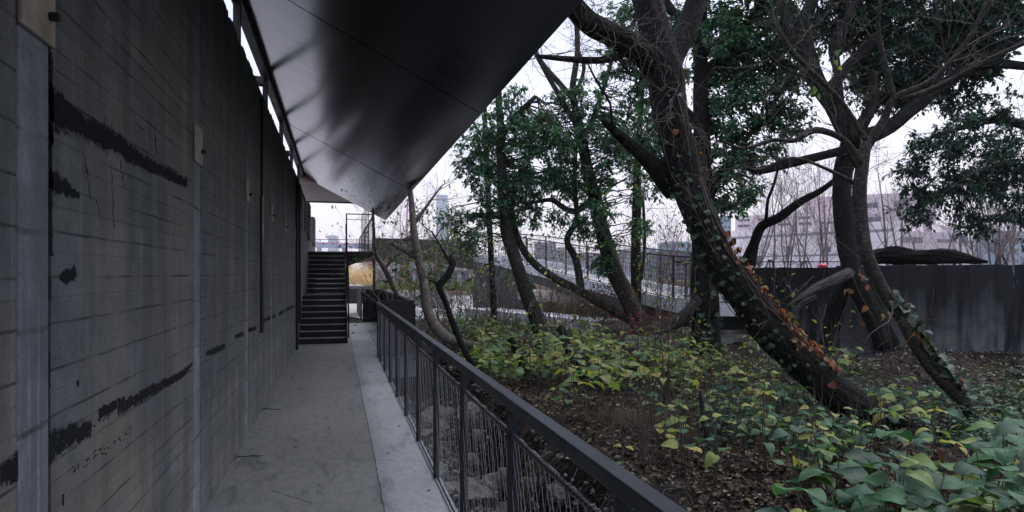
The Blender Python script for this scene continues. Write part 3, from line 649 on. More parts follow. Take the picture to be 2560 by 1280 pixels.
for off, z0 in ((.0, .22), (1.73, .22)):
    lin = rpt + side * off
    mb = MB(); mb.tube(lin + v3((0,0,1.15)), .022, 6); put('top_rail', mb, M['black'], rp_)
    mb = MB()
    for h in np.arange(.32, 1.1, .11): mb.tube(lin + v3((0,0,h)), .004, 3)
    Lc = np.concatenate([[0], np.cumsum(np.linalg.norm(np.diff(lin, axis=0), axis=1))])
    for s_ in np.arange(0, Lc[-1], .13):
        q = v3([np.interp(s_, Lc, lin[:, k]) for k in range(3)]); q2 = v3([np.interp(s_ + .09, Lc, lin[:, k]) for k in range(3)]); mb.bar(q + v3((0,0,.24)), q2 + v3((0,0,1.12)), .005, .005)
    put('wire_mesh', mb, M['black'], rp_, kind='stuff')
    for s_ in np.arange(.3, Lc[-1], 1.55):
        q = v3([np.interp(s_, Lc, lin[:, k]) for k in range(3)]); mb = MB(); mb.bar(q + v3((0,0,-.05)), q + v3((0,0,1.14)), .06, .03, up=(1,0,0)); put('post', mb, M['black'], rp_)
# rail that runs on along the terrace edge
fa, fb_, fc = P(1815, 684, 14.6), P(1845, 684, 16.4), P(2110, 684, 16.2)
fence('terrace_railing', [(fa[0], fa[1], .8), (fb_[0], fb_[1], .82), (fc[0], fc[1], .82)], 0, 1.07, 'dark terrace railing showing just above the stained wall', 1.1, sp=.12)
bt = empty('bollard_light', P(2056, 665, 17.5), 'small red round marker just above the stained wall', 'marker')
mb = MB(); q = P(2056, 664, 17.5); mb.tube([q + v3((0,0,-.9)), q + v3((0,0,-.08))], .03, 8); put('post', mb, M['black'], bt)
mb = MB(); mb.tube([q + v3((0,0,z)) for z in (-.08,-.06,-.02,.03,.06)], [.06,.11,.14,.1,.03], 10); put('cap', mb, simple('red_plastic', (.6, .05, .07), .4), bt, smooth=True)

# bridge parapet and abutment
br = empty('bridge', P(930, 684, 25) * v3((1,1,0)), 'dark steel bridge with solid parapet joining landing and ramp', 'bridge')
a, b = P(931, 600, 25), P(1190, 600, 27.2)
mb = MB(); mb.bar((a[0], a[1], 2.52), (b[0], b[1], 2.52), .12, .86); put('parapet', mb, simple('dark_grey_panel', (.030, .034, .040), .55, .15, 1.5), br)
mb = MB(); mb.bar((a[0], a[1] + 1.1, 2.16), (b[0], b[1] + 1.1, 2.16), 2.0, .16); put('deck', mb, M['black'], br)
mb = MB(); q = P(935, 700, 25.3); mb.box((q[0]-.05, q[1]-.05, 0), (q[0]+.05, q[1]+.05, 2.08)); put('column', mb, M['black'], br)
a, b, c = P(1178, 700, 26.5), P(1290, 700, 23.9), P(1325, 700, 23)
ab = empty('ramp_abutment', a * v3((1,1,0)), 'plain dark blue-grey wall under the upper ramp', 'wall')
mb = MB(); na = side[0]
lo = [a + na*.1, P(1250, 700, 24.8) + na*.1, b + na*.1, c + na*.1]; tops = [2.0, 1.8, 1.5, .9]
V = [(p[0], p[1], -.2) for p in lo] + [(p[0], p[1], h) for p, h in zip(lo, tops)]; mb.add(V + [(v[0] + na[0]*.4, v[1] + na[1]*.4, v[2]) for v in V], [(k, k+1, k+5, k+4) for k in range(3)] + [(k+9, k+8, k+12, k+13) for k in range(3)] + [(k+4, k+5, k+13, k+12) for k in range(3)] + [(0,4,12,8),(3,11,15,7)])
put('panel', mb, simple('blue_grey_render', (.055, .062, .075), .7, .1), ab)
# low pale walls behind the garden
def lowwall(pts, z0s, zt, w, label, mat=M['stairwall'], name='low_wall'):
    r_ = empty(name, pts[0] * v3((1,1,0)), label, 'wall')
    for a, b in zip(pts[:-1], pts[1:]): mb = MB(); mb.bar((a[0], a[1], (zt+z0s)/2), (b[0], b[1], (zt+z0s)/2), w, zt - z0s); put('wall_section', mb, mat, r_, bevel=.01)
lowwall([P(1195, 720, 24), P(1330, 720, 21), P(1530, 720, 17.5)], -.2, .36, 1.1, 'pale low concrete wall and ledge behind the garden', simple('pale_concrete', (.74, .71, .72), .8, .15, 3, .3))
lowwall([P(1575, 720, 15.2), P(1700, 720, 14.6), P(1885, 720, 14.9)], -.2, .20, .6, 'pale low concrete kerb wall beyond the slanting dead log', simple('light_concrete', (.45, .45, .47), .8, .2, 3, .3))
lg = empty('big_pale_log', G(1350, 765, .35), 'long pale horizontal concrete pipe lying behind the low wall', 'pipe')
mb = MB(); p_, r_ = cat_rom([P(1300, 735, 21.8), P(1420, 745, 21), P(1530, 765, 20)], [.2, .21, .2], .3); mb.tube(p_, r_, 14, .12, 3); put('pipe', mb, simple('pale_pipe', (.45, .38, .35), .7, .3, 3, .5), lg, smooth=True)

# ------------------------------------------------------------------ leaves in bulk
def leaves(mb, C, D_, Nn, S, asp=.5, fold=.12):
    C = np.asarray(C, float); D_ = D_ / (np.linalg.norm(D_, axis=1)[:, None] + 1e-9)
    Sd = np.cross(D_, Nn); Sd /= (np.linalg.norm(Sd, axis=1)[:, None] + 1e-9); N2 = np.cross(Sd, D_); S = np.asarray(S)[:, None]
    V = np.stack([C, C + D_*S*.35 + Sd*S*asp*.5 + N2*S*fold, C + D_*S*.72 + Sd*S*asp*.36 + N2*S*fold*.5, C + D_*S - N2*S*.06, C + D_*S*.72 - Sd*S*asp*.36 + N2*S*fold*.5, C + D_*S*.35 - Sd*S*asp*.5 + N2*S*fold], 1)
    n = len(C); b = np.arange(n)[:, None] * 6
    F = np.concatenate([b + v3([[0, 1, 2, 3]]).astype(int), b + v3([[0, 3, 4, 5]]).astype(int)]); mb.add(V.reshape(-1, 3), F)
def leaves2(mb, C, D_, Nn, S, asp=.55, fold=.1):    # two triangles each, for the far crowns and litter
    D_ = D_ / (np.linalg.norm(D_, axis=1)[:, None] + 1e-9); Sd = np.cross(D_, Nn); Sd /= (np.linalg.norm(Sd, axis=1)[:, None] + 1e-9); N2 = np.cross(Sd, D_); S = np.asarray(S)[:, None]
    V = np.stack([C, C + D_*S*.45 + Sd*S*asp*.5 + N2*S*fold, C + D_*S, C + D_*S*.45 - Sd*S*asp*.5 + N2*S*fold], 1); n = len(C); b = np.arange(n)[:, None] * 4
    mb.add(V.reshape(-1, 3), np.concatenate([b + np.array([[0,1,2]]), b + np.array([[0,2,3]])]))

def rnd_unit(rs, n): v = rs.randn(n, 3); return v / np.linalg.norm(v, axis=1)[:, None]
def clump(mbL, mbT, rs, c, rad, nl, size, droop=.4, full=True):
    # a spray: several short twigs leaving the centre, leaves set along each
    nt_ = max(4, nl // 9); k = 9
    d = rnd_unit(rs, nt_); d[:, 2] = d[:, 2] * .55 - .1; L = rad * rs.uniform(.5, 1.15, nt_)
    t = rs.uniform(.25, 1.05, (nt_, k)); base = c + d[:, None] * (L[:, None] * t)[..., None]; base[..., 2] -= (t * L[:, None])**2 * droop / max(rad, .1) * .6
    base = base + rs.randn(nt_, k, 3) * rad * .07
    ld = d[:, None] * .8 + rnd_unit(rs, nt_ * k).reshape(nt_, k, 3) * .9; ld[..., 2] -= droop
    nn = rnd_unit(rs, nt_ * k) * .55 + v3((0, 0, 1)); S = size * rs.uniform(.6, 1.25, nt_ * k)
    (leaves if full else leaves2)(mbL, base.reshape(-1, 3), ld.reshape(-1, 3), nn, S)
    if mbT is not None:
        for q in range(min(nt_, 5)):
            e_ = c + d[q] * L[q]; e_[2] -= droop * L[q] * .4; mbT.tube([c, (c + e_) / 2 + rs.randn(3) * rad * .06, e_], [.006, .004, .002], 3)

def blob_crown(root, blobs, limbs, size, matL, matB, seed, dens=1.0, thick=1.0, droop=.4, twig=True):
    rs = np.random.RandomState(seed); mbL = MB(); mbT = MB()
    L = np.concatenate(limbs)
    for (px, py, rx, ry, D) in blobs:
        c = P(px, py, D); ax, az = rx * D / FPX, ry * D / FPX; ay = max(ax, az) * thick
        nc = max(7, int(31 * dens * (rx * ry / 5000.0)))
        for k in range(nc):
            u = rnd_unit(rs, 1)[0] * rs.uniform(.25, 1) ** .6
            q = c + RT * u[0] * ax + FW * u[1] * ay + UP * u[2] * az
            clump(mbL, mbT if twig else None, rs, q, .30 * rs.uniform(.6, 1.25), rs.randint(34, 70), size, droop)
            if twig:
                dd = np.linalg.norm(L - q, axis=1); j = np.argmin(dd + rs.rand(len(L)) * .3); 
                if dd[j] < 3.2:
                    a = L[j]; m_ = (a + q) / 2 + rs.randn(3) * dd[j] * .10 + v3((0, 0, dd[j] * .1)); pts, rr = cat_rom([a, m_, q], [.010 + .006 * dd[j], .008 + .003 * dd[j], .006], .15); pts[1:-1] += rs.randn(len(pts) - 2, 3) * .012; mbT.tube(pts, rr, 4)
    c_ = put('crown', mbL, matL, root, smooth=False)
    if twig: put('branches', mbT, matB, root, smooth=True, kind='stuff')
    return c_

def limb(pts, D0=None, step=.09):           # (px, py, half width px, D)
    w = [P(p[0], p[1], p[3]) for p in pts]; r = [p[2] * p[3] / FPX for p in pts]; return cat_rom(w, r, step)
def grow(mb, p, d, L, r, lev, rs, up=.1, wob=.16, kids=3, sides=4, minr=.0018, tips=None):
    n = 5; pts = [p]; q = p.copy(); d = d / np.linalg.norm(d)
    for k in range(n):
        d = d + rs.randn(3) * wob + v3((0, 0, up)); d /= np.linalg.norm(d); q = q + d * L / n; pts.append(q)
    rr = np.linspace(r, max(minr, r * .4), n + 1); mb.tube(pts, rr, sides)
    if tips is not None: tips.append((q, d))
    if lev > 0:
        for k in range(kids):
            j = rs.randint(1, n + 1); b = d + rnd_unit(rs, 1)[0] * .9; grow(mb, pts[j], b, L * rs.uniform(.45, .75), max(minr, rr[j] * .6), lev - 1, rs, up, wob, kids, 3, minr, tips)

def tree(name, label, cat, limbs, bk, twigs=0, seed=0, sides=12, rough=.12, twl=.9, group=None, tmat=None, tlev=2, tr0=.010, up=.05, minr=.0018):
    P0 = limb(limbs[0]); root = empty(name, P0[0][0], label, cat, group); allp = [P0[0]]; rs = np.random.RandomState(seed)
    for k, l in enumerate(limbs):
        Pt, Rt = P0 if k == 0 else limb(l); allp.append(Pt)
        sd_ = max(6, sides if Rt.max() > .06 else 7); mb = MB(); mb.tube(Pt, Rt, sd_, rough if Rt.max() > .03 else .06, seed * 10 + k); put('trunk' if k == 0 else 'limb', mb, bk, root, smooth=True)
    if twigs:
        mb = MB(); 
        for k in range(twigs):
            A_ = allp[rs.randint(1, len(allp))]; j = rs.randint(len(A_) // 4, len(A_)); p = A_[j]; t_ = A_[min(j+1, len(A_)-1)] - A_[max(j-1, 0)]; t_ /= np.linalg.norm(t_)
            grow(mb, p, t_ * .5 + rnd_unit(rs, 1)[0], twl * rs.uniform(.4, 1.2), tr0 * rs.uniform(.5, 1.2), tlev, rs, up, minr=minr)
        put('branches', mb, tmat or M['twig'], root, smooth=True, kind='stuff')
    return root, allp

# T1: the great leaning trunk
T1D = lambda pts, D0, D1: [(a, b, c, D0 + (D1 - D0) * i / (len(pts) - 1)) for i, (a, b, c) in enumerate(pts)]
def dl(pts, D0, D1): return T1D(pts, D0, D1)
t1, L1 = tree('leaning_tree', 'massive dark ivy-clad tree leaning left across the middle of the garden', 'tree', [
    dl([(2440,1075,18.4),(2390,1075,31.3),(2330,1080,38.6),(2240,1062,41.4),(2130,1010,42.3),(2020,920,43.2),(1910,805,43.2),(1825,690,41.4),(1765,580,38.6),(1726,480,38.6),(1698,380,39.6),(1676,280,41.4),(1664,190,46.0),(1645,110,40.5),(1625,30,36.8),(1600,-70,33.1),(1580,-220,25.8)], 6.5, 7.6),
    dl([(1662,200,34.2),(1612,138,31.5),(1545,95,28.8),(1475,58,27.0),(1430,10,25.2),(1370,-60,23.4),(1300,-180,18.0)], 7.4, 6.6),
    dl([(1660,180,30),(1705,100,27),(1735,20,26),(1765,-90,22)], 7.4, 7.9),
    dl([(1690,470,34),(1655,435,27),(1610,392,17),(1560,348,14),(1520,312,9),(1503,298,5)], 7.35, 7.0),
    dl([(1560,348,9),(1540,330,8),(1530,300,4),(1526,260,3),(1490,200,3),(1470,160,2)], 7.1, 6.9),
    dl([(1412,145,5),(1340,140,5),(1450,150,9),(1520,148,9),(1580,125,10)], 7.0, 7.2)],
    M['bark1'], 46, 11, 40, .13, .8, tmat=M['twig'], tlev=2, tr0=.006)
# T2: upright evergreen behind it
t2, L2 = tree('upright_evergreen', 'straight dark evergreen trunk standing just behind the leaning tree', 'tree', [
    dl([(1768,905,44),(1764,840,36),(1762,740,34),(1760,600,30),(1757,480,25),(1754,350,21),(1752,200,18),(1750,60,17),(1758,-120,14)], 12.2, 12.2),
    dl([(1760,520,18),(1790,450,12),(1830,400,9),(1880,330,6),(1930,300,4)], 12.1, 11.6),
    dl([(1757,200,14),(1820,120,10),(1880,40,8),(1930,-40,6)], 12.2, 12.8), dl([(1755,330,12),(1700,260,9),(1630,210,7),(1570,180,5)], 12.2, 12.6),
    dl([(1756,100,14),(1690,40,11),(1640,-40,8)], 12.2, 12.4)], M['bark1'], 10, 12, 16)
blob_crown(t2, [(1800,95,80,85,12),(1870,70,90,80,12.4),(1900,190,90,80,12.2),(1850,270,80,70,12),(1960,290,60,70,11.8),(1790,310,60,60,12.5),(1850,390,55,50,11.9),(1810,520,55,35,12.4),(1830,470,60,60,11.9),
    (1700,40,80,60,12.6),(1610,200,60,90,12.8),(1620,330,60,80,13),(1540,140,50,60,13),(1950,60,60,60,12.6),(1980,180,50,60,12.2),(1890,-60,160,50,12),(1720,-60,120,50,12.4),(1560,40,60,60,13),(1930,390,35,30,12),(1850,150,80,70,12.6),(1760,180,40,90,12.8),(1790,420,40,60,12.6),(1650,430,40,60,13),(2000,110,50,70,12.8)], L2, .092, M['ever'], M['bark1'], 21, 1.05)
# T3: forked evergreen in front of the stained wall
t3, L3 = tree('forked_evergreen', 'stout forked evergreen tree with ridged bark in front of the stained wall', 'tree', [
    dl([(2240,905,31.0),(2218,860,26.7),(2174,770,24.1),(2140,700,23.2),(2118,620,22.4),(2106,520,21.5),(2108,430,22.4),(2130,345,25.8),(2112,300,22.4)], 12, 11.2),
    dl([(2132,350,27),(2092,275,22),(2048,215,20),(2022,140,18),(2008,60,16),(2030,0,15),(2040,-110,10)], 11.2, 11.0),
    dl([(2030,160,15),(1988,90,13),(1960,30,11),(1938,-60,9)], 11.1, 11.3),
    dl([(2132,352,24),(2215,322,18),(2285,268,17),(2350,218,15),(2430,168,12),(2500,160,11),(2580,165,10),(2720,150,8)], 11.2, 10.6),
    dl([(2440,165,12),(2490,125,10),(2560,100,9),(2680,60,7)], 10.9, 10.6),
    dl([(2352,215,13),(2342,160,12),(2380,70,10),(2425,-60,8)], 10.9, 11.2),
    dl([(2066,235,14),(2120,165,13),(2195,90,12),(2225,20,11),(2240,-80,8)], 11.1, 11.3),
    dl([(2150,320,15),(2180,260,12),(2182,180,11),(2180,180,2)], 11.1, 11.1),
    dl([(2110,345,8),(2095,190,9),(2085,120,13),(2110,60,10),(2160,-20,7)], 11.0, 10.8)],
    M['bark2'], 34, 13, 30, .09, 1.0, tmat=M['twig'], tr0=.012)
blob_crown(t3, [(2120,70,60,50,11.4),(2200,40,60,55,11.3),(2260,140,80,85,11.3),(2340,110,80,70,11.4),(2300,215,70,55,11.5),(2400,40,100,60,11.1),(2500,50,80,60,10.9),(2470,130,50,40,11),(2150,170,45,45,11.6),(2040,40,40,40,11.6),
    (2330,-50,220,50,11.2),(2560,-20,90,60,11),(2170,225,30,40,11.5),(2230,240,60,40,11.6),(2080,-60,80,40,11.2),(2300,60,90,60,11.8),(2420,110,80,50,11.6),(2180,110,60,60,11.8),(2140,20,70,50,11.6),(2440,180,60,40,11.6),(2380,250,50,40,11.8),(1990,60,50,50,11.4)], L3, .088, M['ever2'], M['bark2'], 22, 1.4)
# T3b: slender bare leaning trunk in front
t4, L4 = tree('slender_leaning_tree', 'slender vine-covered trunk leaning in front of the forked evergreen, bare arching twigs', 'tree', [
    dl([(2432,1040,16.2),(2400,990,17.1),(2350,945,15.3),(2300,880,14.4),(2255,800,14.0),(2214,735,14.4),(2178,665,16.2),(2158,600,17.1),(2148,490,17.1),(2156,410,15.3),(2168,345,11.7)], 6.9, 7.7),
    dl([(2165,370,13),(2215,290,9),(2235,245,8),(2330,200,7),(2420,100,6),(2480,-20,5)], 7.7, 7.4),
    dl([(2235,250,8),(2215,170,7),(2195,60,5),(2215,-60,4)], 7.6, 7.5),
    dl([(2150,410,10),(2110,350,8),(2040,325,9),(1985,352,6),(1930,350,5),(1860,372,4),(1800,350,3)], 7.6, 7.2),
    dl([(2240,248,6),(2300,235,7),(2390,195,7),(2470,150,6),(2580,100,5)], 7.6, 7.0),
    dl([(2150,430,6),(2080,300,5),(2040,210,4),(1960,170,3),(1900,120,3)], 7.6, 7.2),
    dl([(2165,350,7),(2100,250,6),(2010,160,6),(1960,100,6),(1940,30,5),(1990,-50,5)], 7.5, 7.2),
    dl([(2160,470,7),(2060,420,4),(1980,395,4),(1900,425,4),(1866,420,4)], 7.6, 7.3)],
    M['bark3'], 62, 14, 18, .12, 1.0, tmat=M['twig'], tlev=2, tr0=.0065, up=.02)
# right-hand evergreen whose trunk stands outside the picture
t5, L5 = tree('drooping_evergreen', 'evergreen boughs hanging in over the right end of the stained wall', 'tree', [
    dl([(2760,900,50),(2740,600,44),(2720,300,36),(2700,100,28)], 14.5, 14.5),
    dl([(2735,480,20),(2620,440,15),(2500,420,11),(2380,470,8),(2290,520,5)], 14.4, 13.6), dl([(2725,350,20),(2620,330,14),(2500,300,10),(2400,320,7),(2310,350,4)], 14.4, 13.6)], M['bark2'], 8, 15, 14)
blob_crown(t5, [(2470,275,60,50,13.8),(2400,335,90,50,13.8),(2310,375,60,45,13.6),(2440,400,100,60,14),(2360,470,100,60,13.8),(2500,500,90,70,14),(2280,530,50,35,13.6),(2430,565,60,35,14),(2540,400,60,100,14.2),(2260,440,40,30,13.7),(2600,560,60,60,14)], L5, .095, M['ever2'], M['bark2'], 23, .95)
# T4/T5/T6 group in the middle
t6, L6 = tree('curving_trunk_tree', 'evergreen with a smooth curving trunk left of the middle of the garden', 'tree', [
    dl([(1368,866,25.2),(1350,825,19.2),(1328,765,17.8),(1305,700,17.0),(1285,640,16.3),(1266,570,15.5),(1256,450,13.3),(1252,330,10.4),(1246,230,8.1),(1250,90,5.9)], 14.2, 14.6),
    dl([(1256,440,8),(1220,400,6),(1180,380,4)], 14.5, 14.4), dl([(1252,340,9),(1300,280,7),(1340,240,5)], 14.5, 14.3)], M['bark3'], 8, 16, 14)
blob_crown(t6, [(1250,320,70,60,14.4),(1195,430,50,60,14.2),(1200,510,45,45,14.2),(1270,420,80,60,14.4),(1330,330,70,60,14.4),(1250,540,50,35,14.6),(1290,250,40,35,14.4),(1160,390,25,45,14.2),(1180,600,40,30,14),(1130,560,25,40,14),(1380,360,60,50,14.4),(1290,480,60,40,14.2),(1210,360,50,50,14.6),(1310,500,60,45,14.4),(1350,420,60,55,14.6)], L6, .088, M['ever'], M['bark3'], 24, 1.15)
t7, L7 = tree('tilted_evergreen', 'evergreen tree with pale straight trunk tilting left in the middle of the garden', 'tree', [
    dl([(1612,835,26.6),(1585,780,22.4),(1555,720,21.6),(1528,655,20.8),(1505,575,18.3),(1488,500,16.6),(1470,430,14.9),(1452,330,11.6),(1432,230,8.3),(1444,110,6.6),(1430,-40,5.0)], 15, 15.6),
    dl([(1540,690,9.4),(1582,805,10.8),(1500,757,10.8),(1450,727,10.8),(1385,694,10.1),(1332,655,9.4),(1296,600,8.6),(1278,520,7.2),(1262,430,5.8)][1:], 15, 14.8),
    dl([(1452,722,10),(1440,650,9),(1418,600,8),(1442,545,7),(1436,470,6),(1440,350,5)], 15, 15.2),
    dl([(1478,500,9),(1440,528,8),(1410,520,7),(1380,500,6),(1340,505,4)], 15.2, 14.8),
    dl([(1470,330,8),(1500,250,6),(1530,150,5),(1560,60,4)], 15.4, 15.6), dl([(1436,250,7),(1400,210,7),(1350,150,6),(1330,100,5)], 15.5, 15.6),
    dl([(1452,330,7),(1410,260,7),(1370,190,6),(1340,140,4)], 15.5, 15.8), dl([(1436,240,5),(1460,170,5),(1440,100,4),(1470,20,3)], 15.5, 15.5)],
    M['bark3'], 40, 17, 14, tmat=M['twig'])
blob_crown(t7, [(1400,330,80,60,15.2),(1420,430,70,50,15.2),(1500,340,70,60,15.2),(1560,260,50,50,15.4),(1555,400,50,45,15.2),(1370,540,60,30,15),(1480,560,45,60,14.8),(1530,610,30,40,14.8),(1490,440,60,50,15),(1450,250,60,50,15.4),(1600,460,35,50,15.2),(1500,660,25,25,14.8),(1340,330,60,50,15.4),(1450,480,60,40,15.4),(1600,350,50,60,15.4),(1540,330,50,50,15.2),(1380,450,60,50,15),(1500,520,40,60,14.6),(1600,560,40,25,14.8),(1420,250,50,30,15.4)], L7, .090, M['ever'], M['bark3'], 25, 1.05)
tree('straight_pale_tree', 'slim straight pale-barked trunk beside the tilting evergreen', 'tree', [
    dl([(1600,835,19.7),(1594,790,14.8),(1590,700,13.1),(1590,600,12.3),(1592,500,11.5),(1594,400,9.0),(1602,280,6.6),(1610,150,4.9)], 15.8, 15.8), dl([(1604,700,4.1),(1612,600,4.1),(1608,500,3.3)], 15.7, 15.7)], M['bark3'], 14, 18, 12)
tree('dark_slim_tree', 'thin dark trunk rising beside the canopy edge', 'tree', [dl([(1236,800,8.2),(1228,650,7.5),(1220,480,7.5),(1213,330,6.8),(1210,200,5.2),(1205,60,3.8)], 17, 17), dl([(1216,360,3.8),(1180,300,3.0),(1130,200,2.2)], 17, 17)], M['bark1'], 16, 19, 9)
t8, L8 = tree('smooth_hooked_tree', 'smooth pale trunk hooked at its base behind the near railing', 'tree', [
    dl([(1200,862,5.8),(1160,858,10.1),(1118,845,14.4),(1088,815,14.4),(1068,772,12.2),(1060,710,10.8),(1045,640,10.1),(1034,570,8.6),(1028,500,7.2),(1020,430,5.8),(1030,330,3.6)], 12.6, 13.4),
    dl([(1052,652,9),(1025,632,7),(1000,620,6),(978,607,5)], 13.2, 13.0), dl([(1040,598,7),(1020,596,5),(1008,600,4)], 13.2, 13.1), dl([(1034,560,6),(1060,525,4),(1085,490,3),(1104,465,2)], 13.3, 13.3)],
    M['bark4'], 26, 20, 16, .07, 1.0, tmat=M['twig_pale'], tr0=.007)
t9, L9 = tree('pollarded_stem', 'small dark stem leaning left with a knobbly cut top', 'tree', [
    dl([(1200,940,7.2),(1165,885,7.9),(1135,815,7.9),(1112,750,7.9),(1098,715,9.4),(1118,690,9.4),(1134,655,7.2),(1128,640,6.5)], 10.6, 11.2), dl([(1098,715,4.3),(1085,705,2.9),(1070,700,1.4)], 11.2, 11.2), dl([(1130,670,3.6),(1110,630,2.9),(1080,580,2.2)], 11.2, 11.2)], M['bark1'], 20, 21, 10, .1, .9)
tree('thin_forked_sapling', 'thin bent sapling beside the landing and the dark parapet', 'tree', [dl([(1005,770,6),(985,720,7),(962,672,7),(940,635,5),(935,590,4),(932,520,3)], 16, 16), dl([(984,706,4),(965,705,3),(955,700,2)], 16, 16), dl([(962,672,4),(990,640,3),(1030,620,2)], 16, 16)], M['bark4'], 34, 22, 8, .06, .9, tmat=M['twig_pale'], tr0=.006)
# dead timber
def log(name, label, pts, bk, seed, sides=16, rough=.25, branches=0):
    Pt, Rt = limb(pts); r_ = empty(name, Pt[0], label, 'log'); mb = MB(); mb.tube(Pt, Rt, sides, rough, seed); put('log_body', mb, bk, r_, smooth=True); return r_
log('fallen_log', 'long rotten log lying along the top of the stained wall', dl([(2150,648,15),(2200,640,19),(2240,636,21),(2290,642,17),(2330,640,18),(2400,645,14),(2440,652,8),(2470,655,3)], 12.6, 11.7), M['bark1'], 71, 36, .45)
log('broken_branch', 'splintered grey broken branch propped against the slender leaning trunk', dl([(2125,682,13),(2085,702,14),(2040,722,12),(2000,745,7),(1962,770,2)], 8.2, 7.8), M['deadwood'], 72, 16, .3)
log('hanging_root', 'curved grey dead stick hanging below the broken branch', dl([(2040,742,6),(2000,762,6),(1985,790,6),(1985,815,5),(2005,850,3)], 8.1, 8.1), M['deadwood'], 73, 8)
log('dark_dead_stem', 'dark dead stem standing between the forked trunks and the wall', dl([(2060,900,22),(2075,830,20),(2090,760,22),(2115,700,18),(2130,640,10)], 12.3, 11.9), M['bark1'], 74, 12)
log('leaning_bare_limb', 'dark bare limb rising from behind the leaning trunk towards the forked tree', dl([(1845,690,26),(1868,662,20),(1885,610,12),(1905,565,12),(1945,545,12),(2000,505,10),(2050,478,8),(2100,440,6)], 12.9, 11.6), M['bark1'], 75, 10, .1)
log('curled_limb', 'dark curled limb hooked at its end left of the forked tree', dl([(2125,372,13),(2060,388,11),(1990,405,11),(1930,420,11),(1888,428,9),(1872,410,9),(1878,390,7),(1862,385,4)], 11.2, 10.9), M['bark1'], 76, 10, .1)
log('thin_upper_limb', 'thin dark twig rising from the leaning bare limb', dl([(1915,552,5),(1920,500,4),(1935,460,4),(1950,400,3)], 12.2, 12), M['bark1'], 77, 6, .1)
log('slanting_dead_log', 'dead log slanting up to the base of the upright evergreen', dl([(1660,825,12),(1690,805,17),(1720,780,14),(1750,745,10)], 12.3, 12), M['deadwood'], 78, 14)
for k, (pts, lb) in enumerate(((dl([(1318,935,11),(1300,895,11),(1282,858,9),(1275,845,9)], 10.3, 10.3), 'short dark stub leaning left of two others in the yellow-green plants'),
        (dl([(1352,900,9),(1345,870,9),(1340,850,8)], 11, 11), 'shortest dark stub between the curving trunk and the near railing'),
        (dl([(1462,945,12),(1440,905,12),(1418,865,11),(1408,830,9),(1402,822,12)], 9.9, 10.2), 'longest dark stub with a knobbly top below the tilting evergreen'),
        (dl([(1780,1150,5),(1768,1100,6),(1758,1050,6),(1752,975,6)], 6.2, 6.2), 'pale upright cut stake in the middle of the undergrowth'),
        (dl([(2010,915,12),(1960,880,12),(1915,840,10)], 11, 11.6), 'dark fallen branch under the great leaning trunk'))):
    log('stub' if k != 4 else 'fallen_branch', lb, pts, M['bark1'] if k != 3 else M['deadwood'], 80 + k, 9, .2)
# ------------------------------------------------------------------ ivy on the trunks
def leaf_mesh(name, mat, kind='ovate', nu=4, nv=7, curl=.25, fold=.18, seed=0, wav=.02):
    rs = np.random.RandomState(seed); V = []; U = []
    for j in range(nv + 1):
        t = j / nv
        if kind == 'ovate': w = .385 * (math.sin(math.pi * min(1, t * .96 + .04) ** .64)) ** .72
        elif kind == 'heart': w = .46 * (1 - t) ** .62 * (1 + .5 * math.sin(math.pi * t)) if t > .02 else .34
        else: w = .5 * math.sin(math.pi * t) ** .8 * .45
        if j == nv: w = 0.004
        for i in range(nu + 1):
            s = i / nu * 2 - 1; x = s * w
            if kind == 'heart' and j == 0: yy = -.10 * abs(s) * (1 if abs(s) < .99 else .4)
            else: yy = t
            z = fold * abs(x) - curl * t * t + wav * math.sin(9 * t + 3 * s + seed) * abs(s) + (.10 * math.sin(math.pi * t))
            V.append((x, yy, z)); U.append((s, t))
    F = [(j*(nu+1)+i, j*(nu+1)+i+1, (j+1)*(nu+1)+i+1, (j+1)*(nu+1)+i) for j in range(nv) for i in range(nu)]
    mb = MB(); F = np.array(F); mb.add(V, F, np.array(U)[F.ravel()]); me = mb.mesh(name, True); me.materials.append(mat); return me
IVG = [leaf_mesh('ivy_leaf', M['ivy'], 'heart', 4, 4, .2, .2, k) for k in range(2)]; IVR = [leaf_mesh('ivy_leaf', M['ivy_red'], 'heart', 4, 4, .35, .3, 5 + k) for k in range(2)]
DL = leaf_mesh('leaf', M['russet'], 'ovate', 4, 6, .9, .7, 9, .06)
def orient(o, loc, dirv, nrm, s, off):
    d = Vector(dirv).normalized(); n = Vector(nrm); x = d.cross(n).normalized(); n = x.cross(d)
    from mathutils import Matrix
    m = Matrix((x, d, n)).transposed().to_4x4(); m = Matrix.Translation(Vector(v3(loc) - off)) @ m @ Matrix.Diagonal((s, s, s, 1)); o.matrix_local = m
